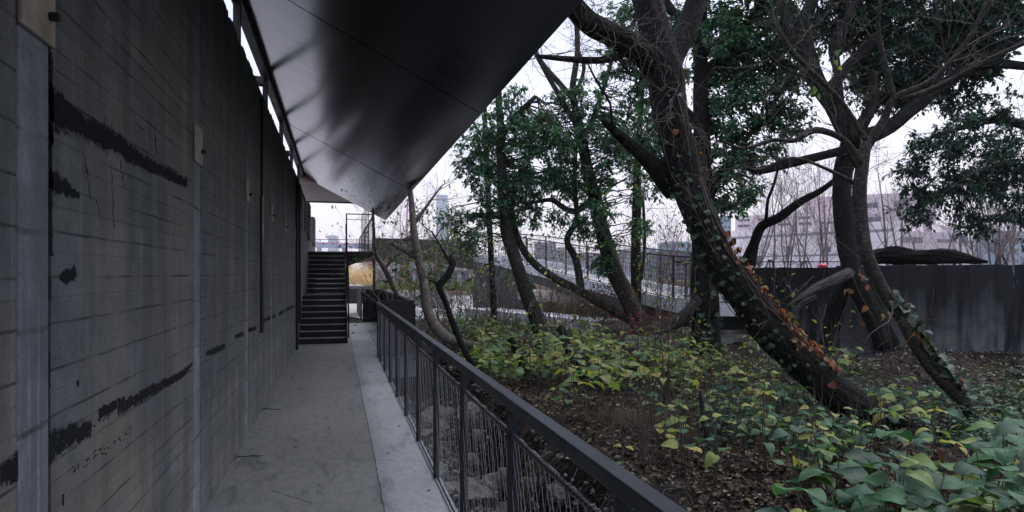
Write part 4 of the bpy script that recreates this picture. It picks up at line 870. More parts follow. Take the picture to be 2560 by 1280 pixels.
def ivy(name, label, limbs_, t0, t1, n, size, red, seed, lift=.012, where='any', D_view=None, stems=4):
    rs = np.random.RandomState(seed); Pt, Rt = limbs_; root = empty(name, Pt[int(t0 * (len(Pt)-1))], label, 'ivy'); off = OFF[root.name]; mb = MB()
    for s in range(stems):
        a = rs.uniform(0, 6.28); idx = np.arange(int(t0*(len(Pt)-1)), int(t1*(len(Pt)-1)), 3); pts = []
        for i in idx:
            T = Pt[min(i+1, len(Pt)-1)] - Pt[max(i-1, 0)]; T /= np.linalg.norm(T); X = np.cross(T, FW); X /= np.linalg.norm(X); Y = np.cross(T, X); a += rs.randn() * .12
            pts.append(Pt[i] + (X * math.cos(a) + Y * math.sin(a)) * Rt[i] * 1.07)
        if len(pts) > 3: mb.tube(pts, .006, 4)
    put('stem', mb, M['twig'], root, smooth=True)
    for k in range(n):
        u = rs.uniform(t0, t1); i = int(u * (len(Pt) - 1)); T = Pt[min(i+1, len(Pt)-1)] - Pt[max(i-1, 0)]; T /= np.linalg.norm(T)
        if where == 'top':     # the upper side of a leaning trunk
            o_ = UP - T * (UP @ T); o_ /= np.linalg.norm(o_); q = np.cross(T, o_); a = rs.normal(0, .55); o_ = o_ * math.cos(a) - FW * abs(math.sin(a)) * .8 + q * .0; o_ -= T * (o_ @ T)
        elif where == 'under':
            o_ = -UP + T * (UP @ T); o_ = o_ / np.linalg.norm(o_) * rs.uniform(-.2, 1) - FW * .7; o_ -= T * (o_ @ T)
        else: o_ = -FW + rnd_unit(rs, 1)[0] * 1.1; o_ -= T * (o_ @ T)
        o_ /= np.linalg.norm(o_); p = Pt[i] + o_ * Rt[i] * 1.12 + o_ * lift * rs.uniform(.2, 2)
        if isinstance(red, tuple): rr_ = red[0] + (red[1] - red[0]) * (u - t0) / (t1 - t0)
        else: rr_ = red
        me = (IVR if rs.rand() < rr_ else IVG)[rs.randint(2)]
        o = link('leaf', me, root); dn = -UP * .7 + rnd_unit(rs, 1)[0] * .6 + o_ * .25; orient(o, p, dn, o_ + rnd_unit(rs, 1)[0] * .45, size * rs.uniform(.45, 1.35), off)
T1L = L1[1]
LT1 = (L1[1], None)
_p, _r = limb(dl([(2440,1075,18.4),(2390,1075,31.3),(2330,1080,38.6),(2240,1062,41.4),(2130,1010,42.3),(2020,920,43.2),(1910,805,43.2),(1825,690,41.4),(1765,580,38.6),(1726,480,38.6),(1698,380,39.6),(1676,280,41.4),(1664,190,46.0),(1645,110,40.5)], 6.5, 7.4))
ivy('russet_ivy', 'orange and russet ivy strip along the upper side of the great leaning trunk', (_p, _r), .26, .60, 240, .062, .85, 1, where='top')
ivy('climbing_ivy', 'dark green ivy hanging on the near flank of the great leaning trunk', (_p, _r), 00.30, .74, 140, .05, .0, 2, where='under')
ivy('climbing_ivy', 'sparse ivy with a few orange leaves high on the leaning trunk', (_p + v3((.0,0,0)), _r), .74, .92, 22, .055, .3, 3, where='any', stems=5)
_p, _r = limb(dl([(2432,1040,16.2),(2400,990,17.1),(2350,945,15.3),(2300,880,14.4),(2255,800,14.0),(2214,735,14.4),(2178,665,16.2)], 6.9, 7.4))
ivy('broad_leaf_creeper', 'large-leaved dark green creeper running up the slender leaning trunk', (_p, _r), 0.15, .85, 80, .11, .03, 4, where='top', lift=.03)
_p2, _r2 = limb(dl([(2240,905,36),(2218,860,31),(2174,770,28),(2140,700,27),(2118,620,26)], 12, 11.2))
ivy('russet_creeper', 'few russet creeper leaves dangling left of the forked trunk', (_p2, _r2), .2, .9, 22, .10, .75, 5, where='any', lift=.06)
ivy('base_ivy', 'scattered small ivy on the foot of the upright evergreen', limb(dl([(1768,905,44),(1764,840,37),(1762,740,35),(1760,600,33)], 12.2, 12.2)), .05, .9, 50, .09, .06, 6)
# tangle of thin bare vines over the head of the leaning trunk
rs = np.random.RandomState(31); mb = MB(); vr = empty('bare_vines', P(1650, 200, 7.3), 'tangle of thin bare vines over the top of the leaning trunk', 'vine')
_pt, _rt = limb(dl([(1740,520,42),(1700,380,43),(1677,280,45),(1664,190,50),(1612,138,35),(1545,95,32),(1475,58,30)], 7.35, 6.8))
for k in range(70):
    i = rs.randint(0, len(_pt)); p = _pt[i] - FW * (_rt[i] * 1.0) + rnd_unit(rs, 1)[0] * .12; d = rnd_unit(rs, 1)[0] * v3((1, .35, .9)); pts = [p]
    for q in range(9): d = d + rs.randn(3) * .45 * v3((1, .4, 1)) + v3((0, 0, -.05)); d /= np.linalg.norm(d); p = p + d * .07; pts.append(p)
    Pq, Rq = cat_rom(pts, np.linspace(.0045, .0015, len(pts)), .04); mb.tube(Pq, Rq, 4)
put('vine_stems', mb, M['twig'], vr, smooth=True)
# a few dry yellow leaves caught in the twigs
yl = leaf_mesh('leaf', M['mleaf'], 'ovate', 4, 6, .5, .4, 3)
yr = empty('dry_leaves', P(2092, 150, 7.6), 'few dry yellow leaves caught high in the bare twigs', 'leaves')
for a, b, s in ((2096,125,.07),(2090,150,.06),(2101,165,.06),(2042,215,.09),(2050,232,.07)): o = link('leaf', yl, yr); orient(o, P(a, b, 7.6), rnd_unit(rs, 1)[0] * .4 - UP, rnd_unit(rs, 1)[0] - FW, s, OFF[yr.name])

# ------------------------------------------------------------------ rocks in the trench
def rock_mesh(seed, sub=3):
    import bmesh
    bm = bmesh.new(); bmesh.ops.create_icosphere(bm, subdivisions=sub, radius=1); rs = random.Random(seed)
    pl = [(Vector((rs.gauss(0,1), rs.gauss(0,1), rs.gauss(0,1))).normalized(), rs.uniform(.55, .9)) for _ in range(14)]
    for v in bm.verts:
        for n_, d_ in pl:
            k = v.co.dot(n_)
            if k > d_: v.co -= n_ * (k - d_)
        nn = v.co.normalized(); v.co += nn * (mnoise.noise(v.co * 2.1 + Vector((seed, 0, 0))) * .22 + mnoise.noise(v.co * 5 + Vector((seed, 3, 0))) * .13)
    me = bpy.data.meshes.new('boulder'); bm.to_mesh(me); bm.free(); me.materials.append(M['rock']); 
    for p in me.polygons: p.use_smooth = False
    return me
RM = [rock_mesh(s) for s in range(8)]
rs = random.Random(5); placed = []
for k in range(900):
    y = rs.uniform(1.0, 12.6); x = rs.uniform(.95, 1.85); s = rs.choice((.07, .10, .14, .2, .26)) * rs.uniform(.8, 1.2)
    if any((x-a)**2 + (y-b)**2 < (.62 * (s + c))**2 for a, b, c in placed): continue
    placed.append((x, y, s))
    if len(placed) >= 74: break
placed.sort(key=lambda q: q[1])
for k, (x, y, s) in enumerate(placed):
    zone = 'nearest the camera behind the wire mesh' if y < 4 else ('half way along the railing' if y < 8 else 'at the far end of the railing')
    sz = 'large' if s > .22 else ('middling' if s > .13 else 'small')
    o = link('boulder', RM[k % 8]); o.location = (x, y, gzs(x, y) + s * .25); o.rotation_euler = (rs.uniform(-.4, .4), rs.uniform(-.4, .4), rs.uniform(0, 6.3)); o.scale = (s * 1.15, s, s * .75)
    tag(o, f'{sz} pale rough boulder in the trench, {zone}', 'boulder', f'{sz} boulders in the trench {zone}')
nr = np.random.RandomState(8)
def scatter_chips(name, X, Y, s, mat, z=.0, label=None):
    n = len(X); C = np.stack([X, Y, gz(X, Y) + z + nr.rand(n) * .015], -1); D_ = rnd_unit(nr, n); D_[:, 2] *= .35; N_ = rnd_unit(nr, n) * .5 + UP; mb = MB(); leaves2(mb, C, D_, N_, s, .7, .15); put(name, mb, mat, kind='stuff', label=label, cat=name.replace('_', ' '))
# pebbles: real little stones, one mass
pv = []; mb = MB(); ico = RM[0]
ph = (1 + 5**.5) / 2; IV = v3([(-1,ph,0),(1,ph,0),(-1,-ph,0),(1,-ph,0),(0,-1,ph),(0,1,ph),(0,-1,-ph),(0,1,-ph),(ph,0,-1),(ph,0,1),(-ph,0,-1),(-ph,0,1)]) / 1.9
IF = np.array([(0,11,5),(0,5,1),(0,1,7),(0,7,10),(0,10,11),(1,5,9),(5,11,4),(11,10,2),(10,7,6),(7,1,8),(3,9,4),(3,4,2),(3,2,6),(3,6,8),(3,8,9),(4,9,5),(2,4,11),(6,2,10),(8,6,7),(9,8,1)])
def pebbles(name, X, Y, S, mat, label):
    n = len(X); C = np.stack([X, Y, gz(X, Y)], -1); V = C[:, None] + IV[None] * (S[:, None, None] * (v3((1, 1, .6)) * nr.uniform(.6, 1.4, (n, 1, 3)))) + nr.randn(n, 12, 3) * S[:, None, None] * .12
    F = (np.arange(n)[:, None, None] * 12 + IF[None]).reshape(-1, 3); m_ = MB(); m_.add(V.reshape(-1, 3), F); put(name, m_, mat, kind='stuff', label=label, cat=name)
X = nr.uniform(.8, 2.05, 2600); Y = nr.uniform(.8, 12.7, 2600); pebbles('pebbles', X, Y, nr.uniform(.008, .035, 2600), M['rock'], 'small pale stones on the floor of the trench')
X = nr.uniform(2, 4.2, 1500); Y = nr.uniform(1.5, 6, 1500); pebbles('gravel', X, Y, nr.uniform(.003, .011, 1500), M['chip'], 'fine grit on the dark soil in front')
def gauss_zone(n, px, py, sx_, sy_): c = G(px, py); return nr.normal(c[0], sx_, n), nr.normal(c[1], sy_, n)
X, Y = gauss_zone(2600, 2330, 900, 1.5, .9); k = (X > 3); scatter_chips('shell_chips', X[k], Y[k], nr.uniform(.012, .05, k.sum()), M['chip'], .01, 'pale broken chips scattered on the mound before the stained wall')
# litter
def garden_pts(n, ymin=1.2, ymax=21):
    X = []; Y = []
    while len(X) < n:
        d = 2.2 + (nr.rand(n) ** 1.6) * 17; px = nr.uniform(1000, 2700, n); lx = (px - 1280) / FPX * d; x = CT * lx + ST * d; y = CT * d - ST * lx
        k = (x > 2.0) & (y > ymin) & (y < ymax); X += list(x[k]); Y += list(y[k])
    return np.array(X[:n]), np.array(Y[:n])
X, Y = garden_pts(60000); dd = X * ST + Y * CT
den = np.array([mnoise.noise(Vector((a * .8, b * .8, 0))) for a, b in zip(X, Y)]); k = den + nr.rand(len(X)) * .5 > .05
scatter_chips('leaf_litter', X[k], Y[k], nr.uniform(.02, .075, k.sum()), M['litter'], .004, 'brown and grey fallen leaves over the dark soil')
X = nr.uniform(.8, 2.3, 6500); Y = nr.uniform(1.0, 12.7, 6500); scatter_chips('bank_litter', X, Y, nr.uniform(.02, .07, 6500), M['litter'], .004, 'dry leaves on the trench floor and its bank')
for k in range(46):
    y = R.uniform(1.2, 13) ; x = R.choice((R.uniform(-.84, -.7), R.uniform(.3, .70), R.uniform(-.8, .7))); a = R.uniform(0, 6.28); s_ = R.uniform(.02, .05)
    mb = MB(); leaves2(mb, v3([[x, y, .010]]), v3([[math.cos(a), math.sin(a), .05]]), v3([[0, 0, 1]]), [s_], .6, .12); put('fallen_leaf', mb, M['litter'], base=(x, y, .01), label='small dry brown leaf lying on the concrete path', cat='leaf', group='dry leaves fallen on the path')
# straw, rootlets, twigs lying about
mb = MB()
X, Y = garden_pts(2300, ymax=13)
for x, y in zip(X, Y):
    L = R.uniform(.06, .35); a = R.uniform(0, 6.28); z = gzs(x, y) + .012; dz = R.uniform(-.02, .10) * L
    mb.tube([(x, y, z), (x + math.cos(a)*L*.5 + R.gauss(0,.02), y + math.sin(a)*L*.5, z + .02 + dz), (x + math.cos(a)*L, y + math.sin(a)*L, z + dz)], [.0028, .002, .0014], 3)
for k in range(420):     # rootlets hanging over the bank
    y = R.uniform(1.8, 8.5); x = 2.0 + .12*math.sin(y*1.9) + R.uniform(-.12, .08); z = gzs(x, y) + .02; L = R.uniform(.1, .4)
    mb.tube([(x, y, z), (x - .12, y + R.gauss(0, .05), z - L*.3), (x - .16 - R.random()*.08, y + R.gauss(0, .08), z - L)], [.003, .002, .001], 3)
put('fallen_twigs', mb, M['twig'], smooth=False, kind='stuff', label='dry twigs, straw and rootlets lying on the soil', cat='twigs')
mb = MB(); c = G(1560, 1070)
for k in range(420):
    x = R.gauss(c[0], .22); y = R.gauss(c[1], .22); z = gzs(x, y) + .01; a = R.uniform(0, 6.28); L = R.uniform(.08, .3)
    mb.tube([(x, y, z), (x + math.cos(a)*L*.4, y + math.sin(a)*L*.4, z + R.uniform(.03, .12)), (x + math.cos(a)*L, y + math.sin(a)*L, z)], [.0022, .002, .001], 3)
put('dry_grass_tuft', mb, M['reed'], kind='stuff', label='matted tuft of dry grass at the edge of the bank', cat='dry grass')

# ------------------------------------------------------------------ undergrowth plants
BL = [leaf_mesh('leaf', M['bleaf'], 'ovate', 6, 9, c_, f_, s_, .03) for c_, f_, s_ in ((.12,.08,1),(.24,.14,2),(.05,.05,3),(.36,.2,4))]
ML = [leaf_mesh('leaf', M['mleaf'], 'ovate', 4, 6, c_, f_, s_, .03) for c_, f_, s_ in ((.12,.08,1),(.26,.16,2),(.05,.06,3),(.45,.25,4))]
def plant(name, label, cat, group, x, y, h, size, meshes, rs, pairs=3, lean=.15):
    z = gzs(x, y); root = empty(name, (x, y, z), label, cat, group); off = OFF[root.name]; b = v3((x, y, z)); tip = b + v3((rs.normal(0, lean) * h, rs.normal(0, lean) * h, h)); mid = (b + tip) / 2 + v3((rs.normal(0, .04), rs.normal(0, .04), 0)) * h
    mb = MB(); Pt, Rt = cat_rom([b, mid, tip], [.005, .0045, .003], .08); mb.tube(Pt, Rt, 5)
    az = rs.uniform(0, 6.28); Lf = []
    for k in range(pairs):
        t = 1 - k * .55 / pairs; p = Pt[int(t * (len(Pt) - 1))]; s = size * (.72 + .5 * k / pairs) * rs.uniform(.75, 1.2); a0 = az + k * 1.57
        for q in (0, math.pi):
            if rs.rand() < .12: continue
            a = a0 + q + rs.normal(0, .25); d = v3((math.cos(a), math.sin(a), rs.uniform(-.25, .35))); pet = p + d * s * .28
            mb.tube([p, pet], [.0025, .0018], 3); Lf.append((pet, d + v3((0, 0, -.12)), UP + rnd_unit(rs, 1)[0] * .42, s))
    put('stem', mb, M['twig'], root, smooth=True)
    for pet, d, n_, s in Lf:
        dead = rs.rand() < .04; o = link('leaf', DL if dead else meshes[rs.randint(len(meshes))], root); orient(o, pet, d - UP * (.8 if dead else 0), n_, s * (.55 if dead else 1), off)
rs = np.random.RandomState(77)
def zone(n, px0, px1, py0, py1, h0, h1, s0, s1, meshes, name, label, cat, group, pairs=(2, 4), n_d=None):
    nc_ = max(2, n // 5); cen = [(rs.uniform(px0, px1), rs.uniform(py0, py1)) for _ in range(nc_)]
    for k in range(n):
        for _ in range(30):
            cc = cen[rs.randint(nc_)]; u_ = rs.rand() < .6; px, py, h = (rs.normal(cc[0], (px1-px0) * .09) if u_ else rs.uniform(px0, px1)), (rs.normal(cc[1], (py1-py0) * .09) if u_ else rs.uniform(py0, py1)), rs.uniform(h0, h1)
            if not (px0 - 30 < px < px1 + 30 and py0 - 10 < py < py1 + 20): continue
            D = (EYE - h) * FPX / (py - HY); q = P(px, py, D); x, y = q[0], q[1]
            if x > 2.12 and not (x < 2.5 and y < 5 and px < 1950): break
        else: continue
        row = ('back', 'middle', 'front')[min(2, max(0, int((py - py0) / (py1 - py0) * 3)))]; col = ('left', 'centre', 'right')[min(2, max(0, int((px - px0) / (px1 - px0) * 3)))]
        plant(name, f'{label}, {row} row, {col} part', cat, group, x, y, h, rs.uniform(s0, s1), meshes, rs, rs.randint(*pairs))
zone(56, 2060, 2640, 1085, 1330, .34, .56, .17, .25, BL, 'broad_leaved_plant', 'broad dark green plant crowding the near right corner', 'plant', 'broad-leaved plants in the near right corner')
zone(9, 1860, 2100, 1190, 1300, .2, .32, .12, .16, BL, 'broad_leaved_plant', 'low dark plant straggling onto bare soil', 'plant', 'low dark plants straggling onto the bare soil')
zone(16, 2380, 2640, 960, 1080, .3, .5, .13, .17, BL, 'broad_leaved_plant', 'bluish green plant right of the stump end', 'plant', 'plants right of the leaning tree stump')
zone(16, 2130, 2420, 950, 1060, .3, .5, .12, .17, BL + ML, 'broad_leaved_plant', 'leafy plant round the leaning trunk base', 'plant', 'plants round the base of the leaning trunk')
zone(16, 1750, 2000, 845, 940, .35, .6, .15, .2, ML[:3] + BL[:2], 'light_green_plant', 'light green plant beside the upright evergreen', 'plant', 'light green plants beside the upright evergreen')
zone(10, 2030, 2200, 880, 960, .3, .45, .14, .19, ML[:3], 'light_green_plant', 'yellow-green plant between leaning trunk and mound', 'plant', 'yellow-green plants above the leaning trunk')
zone(42, 1640, 2060, 940, 1100, .28, .65, .09, .14, ML + BL[:2], 'slender_plant', 'slender yellow-green plant mid garden', 'plant', 'slender plants mid garden', (2, 4))
zone(26, 1950, 2150, 1000, 1120, .28, .5, .09, .14, BL + ML[:1], 'slender_plant', 'slender green plant below the leaning trunk', 'plant', 'slender plants below the leaning trunk', (2, 4))
zone(70, 1200, 1500, 790, 900, .3, .85, .13, .20, ML, 'yellow_green_plant', 'yellow-green leafy plant among the dark stubs', 'plant', 'yellow-green plants among the dark stubs', (3, 5))
zone(50, 1480, 1760, 800, 900, .3, .8, .12, .18, ML, 'yellow_green_plant', 'yellow-green plant before the tilting evergreen', 'plant', 'yellow-green plants before the tilting evergreen', (3, 5))
zone(16, 1080, 1260, 770, 850, .3, .6, .15, .22, ML, 'yellow_green_plant', 'pale yellow leafy plant beyond the hooked trunk', 'plant', 'yellow plants beyond the hooked trunk', (3, 5))
for px, py, h, s, m_ in ((1390,970,.18,.13,ML),(1425,985,.15,.14,BL),(1375,990,.12,.12,BL),(1445,960,.14,.12,ML),(1555,1105,.3,.10,ML[:1]),(1650,700,1.9,.16,ML[:3])):
    D = (EYE - h) * FPX / (py - HY) if h < 1 else 11.0; q = P(px, py, D)
    plant('lone_plant', {1390:'small lobed plant on bare soil near the bank, left one',1425:'small green plant with a yellow leaf on bare soil near the bank',1375:'tiny dark green plant on the bank edge',1445:'tiny yellow-leafed plant right of the small lobed plants',1555:'single-leafed seedling at the lip of the bank',1650:'tall thin plant with a yellow tuft before the ramp'}[px], 'plant', None, max(q[0], 2.1), q[1], h if h < 1 else P(px, py, D)[2], s, m_, rs, 2, .05)
# low ground cover and stems, uncountable
def cover(name, mat, zones, n, smin, smax, zmax, label):
    mb = MB(); mS = MB(); nn = 0
    for (px0, px1, py0, py1, w) in zones:
        k_ = int(n * w); px = nr.uniform(px0, px1, k_); py = nr.uniform(py0, py1, k_); D = 1.6 * FPX / (py - HY); lx = (px - 1280) / FPX * D; x = CT * lx + ST * D; y = CT * D - ST * lx
        den = np.array([mnoise.noise(Vector((a * 1.1, b * 1.1, 4))) for a, b in zip(x, y)]); ok = (x > 2.1) & (den + nr.rand(k_) * .35 > .08)
        for a, b, d_ in zip(x[ok], y[ok], D[ok]):
            m = nr.randint(4, 9); h = nr.uniform(.04, zmax); z = gzs(a, b); c = v3((a, b, z)) + np.column_stack([nr.randn(m, 2) * h * .45, nr.uniform(.3, 1, m) * h]); dr = rnd_unit(nr, m); dr[:, 2] *= .3
            leaves(mb, c, dr, rnd_unit(nr, m) * .4 + UP, nr.uniform(smin, smax, m), .62)
            if nr.rand() < .5: mS.tube([(a, b, z), (a + nr.randn()*.02, b, z + h)], [.003, .002], 3)
    put(name, mb, mat, kind='stuff', label=label, cat='ground cover'); put(name + '_stems', mS, M['twig'], kind='stuff', label='thin stems of the ' + label, cat='stems')
cover('yellow_ground_cover', M['cover'], [(1080,1800,790,940,.62),(1500,1980,900,1010,.25),(1080,1500,770,830,.2)], 1700, .04, .10, .3, 'mixed green and yellow ground cover in the middle of the garden')
cover('dark_ground_cover', M['cover_dark'], [(1750,2180,940,1140,.45),(1100,1550,880,960,.25),(2350,2650,950,1130,.3),(2000,2400,1000,1120,.2)], 1300, .035, .09, .3, 'dark green ground cover under the leaning trunk')
mb = MB()
for k in range(330):
    px = R.uniform(1600, 2200); py = R.uniform(960, 1180); q = G(px, py); h = R.uniform(.15, .65)
    if q[0] < 2.15: continue
    z = gzs(q[0], q[1]); mb.tube([(q[0], q[1], z), (q[0] + R.gauss(0,.03), q[1], z + h*.5), (q[0] + R.gauss(0,.05), q[1], z + h)], [.005, .004, .002], 4)
for k in range(420):
    px = R.uniform(1060, 1760); py = R.uniform(800, 900); q = G(px, py); h = R.uniform(.3, 1.1); z = gzs(q[0], q[1])
    if q[0] < 2.15: continue
    mb.tube([(q[0], q[1], z), (q[0] + R.gauss(0,.05), q[1], z + h*.5), (q[0] + R.gauss(0,.12), q[1], z + h)], [.007, .005, .003], 4)
put('undergrowth_stems', mb, M['twig'], kind='stuff', label='bare upright stems standing through the undergrowth', cat='stems')
for k, (px, py, h, lb) in enumerate(((1632,1010,2.0,'tallest thin bare sapling stem in the mid garden'),(1660,1000,1.5,'second thin dark sapling stem beside the tallest'),(1860,0,0,''),(1385,840,1.4,'twin thin grey stems beyond the curving trunk'),(1640,860,1.6,'thin dark sapling before the pale straight trunk'))):
    if h == 0: continue
    q = G(px, py); z = gzs(q[0], q[1]); rr = np.random.RandomState(k); r_ = empty('sapling', (q[0], q[1], z), lb, 'sapling'); mb = MB(); pts = [v3((q[0] + rr.randn()*.015*i, q[1], z + h*i/5)) for i in range(6)]; mb.tube(pts, np.linspace(.011, .004, 6), 6); put('trunk', mb, M['twig'], r_, smooth=True)
    mb = MB(); [grow(mb, pts[2 + rr.randint(3)], rnd_unit(rr, 1)[0] + UP, .5, .004, 1, rr, .1) for _ in range(6)]; put('branches', mb, M['twig'], r_, smooth=True, kind='stuff')

for k in range(22):
    q = G(R.uniform(1180, 2080), R.uniform(830, 1010)); 
    if q[0] < 2.3: continue
    z = gzs(q[0], q[1]); h = R.uniform(.8, 1.9); rr = np.random.RandomState(200 + k); r_ = empty('sapling', (q[0], q[1], z), 'thin bare sapling stem rising out of the undergrowth', 'sapling', 'thin bare saplings in the undergrowth'); lx_, ly_ = rr.randn(2) * .06
    pts = [v3((q[0] + lx_ * i + rr.randn()*.012*i, q[1] + ly_ * i, z + h*i/5)) for i in range(6)]; mb = MB(); mb.tube(pts, np.linspace(.010, .003, 6), 6); put('trunk', mb, M['twig'], r_, smooth=True)
    mb = MB(); [grow(mb, pts[1 + rr.randint(4)], rnd_unit(rr, 1)[0] + UP * 1.1, h * .3, .0035, 1, rr, .1, minr=.0014) for _ in range(5)]; put('branches', mb, M['twig'], r_, smooth=True, kind='stuff')
    nl = rr.randint(5, 22); ml = MB(); C = np.array([pts[rr.randint(2, 6)] for _ in range(nl)]) + rr.randn(nl, 3) * .12; leaves(ml, C, rnd_unit(rr, nl), rnd_unit(rr, nl) * .6 + UP, rr.uniform(.04, .10, nl), .6); put('foliage', ml, M['cover'], r_)
# shrubs with small leaves
def shrub(name, label, px, py, D, h, w, nst, leafm, nl, size, twm, seed, sp=.6, cat='shrub', zb=None, asp=.5):
    rs = np.random.RandomState(seed); b = P(px, py, D); z0 = gzs(b[0], b[1]) if zb is None else zb; b[2] = z0; root = empty(name, b, label, cat); mb = MB(); tips = []
    for k in range(nst):
        a = rs.uniform(0, 6.28); p = b + v3((math.cos(a), math.sin(a), 0)) * rs.uniform(0, w * .25); grow(mb, p, v3((math.cos(a)*sp*w/h, math.sin(a)*sp*w/h, 1)), h * rs.uniform(.55, 1), rs.uniform(.006, .013), 2, rs, .06, .13, 3, 4, .0025, tips)
    put('branches', mb, twm, root, smooth=True, kind='stuff')
    if nl:
        ml = MB(); T = np.array([t[0] for t in tips]); idx = rs.randint(0, len(T), nl); C = T[idx] + rs.randn(nl, 3) * .09; dr = rnd_unit(rs, nl); dr[:, 2] -= .3; leaves(ml, C, dr, rnd_unit(rs, nl) * .6 + UP, size * rs.uniform(.6, 1.2, nl), asp); put('foliage', ml, leafm, root)
    return root
shrub('leafy_shrub', 'loose shrub with small light green leaves right of the hooked trunk', 1140, 800, 16, 2.6, 1.2, 9, M['cover'], 900, .10, M['twig_pale'], 1)
shrub('leafy_shrub', 'green shrub standing against the dark bridge parapet', 1075, 790, 19, 3.0, 1.3, 8, M['cover'], 650, .11, M['twig_pale'], 2)
shrub('leafy_shrub', 'dark leafed shrub behind the pollarded stem', 1130, 800, 14, 2.3, .8, 7, M['ever'], 700, .10, M['twig'], 3)
shrub('leafy_shrub', 'thin green shrub between the curving trunk and the slanted limb', 1385, 800, 17, 2.7, .9, 8, M['cover'], 480, .10, M['twig'], 4)
shrub('leafy_shrub', 'tall wispy yellow-green shrub before the ramp post', 1640, 830, 12.5, 2.6, .9, 8, M['lime'], 300, .09, M['twig'], 5)
shrub('leafy_shrub', 'yellow tinged shrub beside the landing railing', 1000, 790, 18, 3.3, 1.2, 7, M['lime'], 170, .10, M['twig_pale'], 6)
shrub('bare_shrub', 'bare grey shrub before the blue-grey abutment', 1240, 800, 17.5, 2.0, 2.0, 12, None, 0, .1, M['twig_pale'], 7)
shrub('bare_shrub', 'bare tangled shrub left of the abutment', 1180, 810, 16, 2.2, 1.5, 10, M['russet'], 420, .08, M['twig'], 8)
shrub('dead_leaf_shrub', 'shrub holding curled russet dead leaves below the slanted limb', 1480, 800, 15, 1.35, .9, 9, M['russet'], 520, .10, M['twig'], 9)
shrub('crimson_shrub', 'low crimson-leafed shrub beside the slanting dead log', 1625, 818, 13.2, .75, .9, 9, M['crimson'], 240, .075, M['twig'], 10)
shrub('bronze_shrub', 'bronze fine-stemmed shrub at the foot of the abutment', 1235, 800, 18.5, 1.2, 1.6, 16, M['russet'], 350, .05, M['twig'], 11)
shrub('bare_shrub', 'bare leafless shrub close behind the recessed railing', 1050, 815, 15, 1.8, 1.2, 9, M['lime'], 90, .08, M['twig'], 12)
# low leaves and blades further back
def blades(name, mat, zones, label, cat='grass', leanv=.25, w=.012):
    mb = MB()
    for (c, sx_, sy_, n, h0, h1, zf) in zones:
        X = c[0] + nr.uniform(-1, 1, n) * sx_; Y = c[1] + nr.uniform(-1, 1, n) * sy_; H = nr.uniform(h0, h1, n); Z = np.full(n, zf)
        D_ = np.column_stack([nr.randn(n, 2) * leanv, np.ones(n)]); leaves2(mb, np.stack([X, Y, Z], -1), D_, rnd_unit(nr, n), H, w / ((h0 + h1) / 2), .0)
    put(name, mb, mat, kind='stuff', label=label, cat=cat)
c = P(890, 684, 28.6)
blades('straw_grass', M['straw'], [((.95, 37.1), 0.85, .7, 1700, .6, 1.6, .88)], 'feathery straw coloured grass growing in the steel planter', w=.008, leanv=.33)
b1 = P(1450, 700, 34); b2 = P(1600, 700, 40); b3 = P(1700, 700, 25)
blades('reed_bed', M['reed'], [((b1[0]+4, b1[1]), 6, 3.5, 7000, .7, 1.5, 0), ((b3[0], b3[1]), 5, 2, 6000, .5, 1.1, 0)], 'brown dry reeds in beds beyond the ramp', w=.05)
blades('lawn_grass', M['lawn'], [((b2[0], b2[1]+2), 16, 3, 9000, .5, 1.1, .3)], 'dull green long grass beyond the ramp', w=.06)
q = P(2470, 684, 24)
blades('terrace_grass', M['lawn'], [((q[0]+2, q[1]-1), 6, 3, 7000, .6, 1.15, .82)], 'long grass on the terrace behind the stained wall', w=.03)
c1 = G(1450, 815)
blades('grass_tufts', M['cover_dark'], [((c1[0]+.3, c1[1]+.6), .5, .3, 260, .2, .5, 0), ((G(1250,830)[0], G(1250,830)[1]+.5), .9, .6, 500, .2, .5, 0)], 'tufts of dark green blades at the back of the garden', w=.02)
# ------------------------------------------------------------------ bare trees on the terrace
def bare_tree(label, px, D, h, seed, stems=1, stakes=False, spread=.25, zb=.82, r0=.05, lev=3, kids=4, mat='twig_pale', py=None, group=None):
    rs = np.random.RandomState(seed); b = P(px, 684, D); b[2] = zb; root = empty('bare_tree', b, label, 'bare tree', group); mb = MB(); mt = MB()
    for s in range(stems):
        d = UP + v3((rs.randn() * spread, rs.randn() * spread, 0)) * (1 if stems > 1 else .2); pts = [b + v3((rs.randn()*.05, rs.randn()*.05, 0))]; n = 8
        for k in range(n): d = d + rs.randn(3) * .05 + UP * .04; d /= np.linalg.norm(d); pts.append(pts[-1] + d * h * .85 / n)
        rr = np.linspace(r0 if stems == 1 else r0 * .7, .012, n + 1); mt.tube(pts, rr, 7)
        for k in range(kids * 2 + 1):
            j = rs.randint(2, n); grow(mb, pts[j], UP * 1.0 + rnd_unit(rs, 1)[0] * 1.0, h * rs.uniform(.22, .42), rr[j] * .4, lev - 1, rs, .14, .12, 3, 3, .0045)
    put('trunk', mt, M[mat], root, smooth=True); put('branches', mb, M[mat], root, smooth=True, kind='stuff')
    if stakes:
        for k in range(3):
            a = k * 2.1 + 1; mb = MB(); mb.tube([b + v3((math.cos(a)*.6, math.sin(a)*.6, 0)), b + v3((math.cos(a)*.05, math.sin(a)*.05, 1.35))], .03, 6); put('stake', mb, M['bark3'], root)
    return root
k = 0
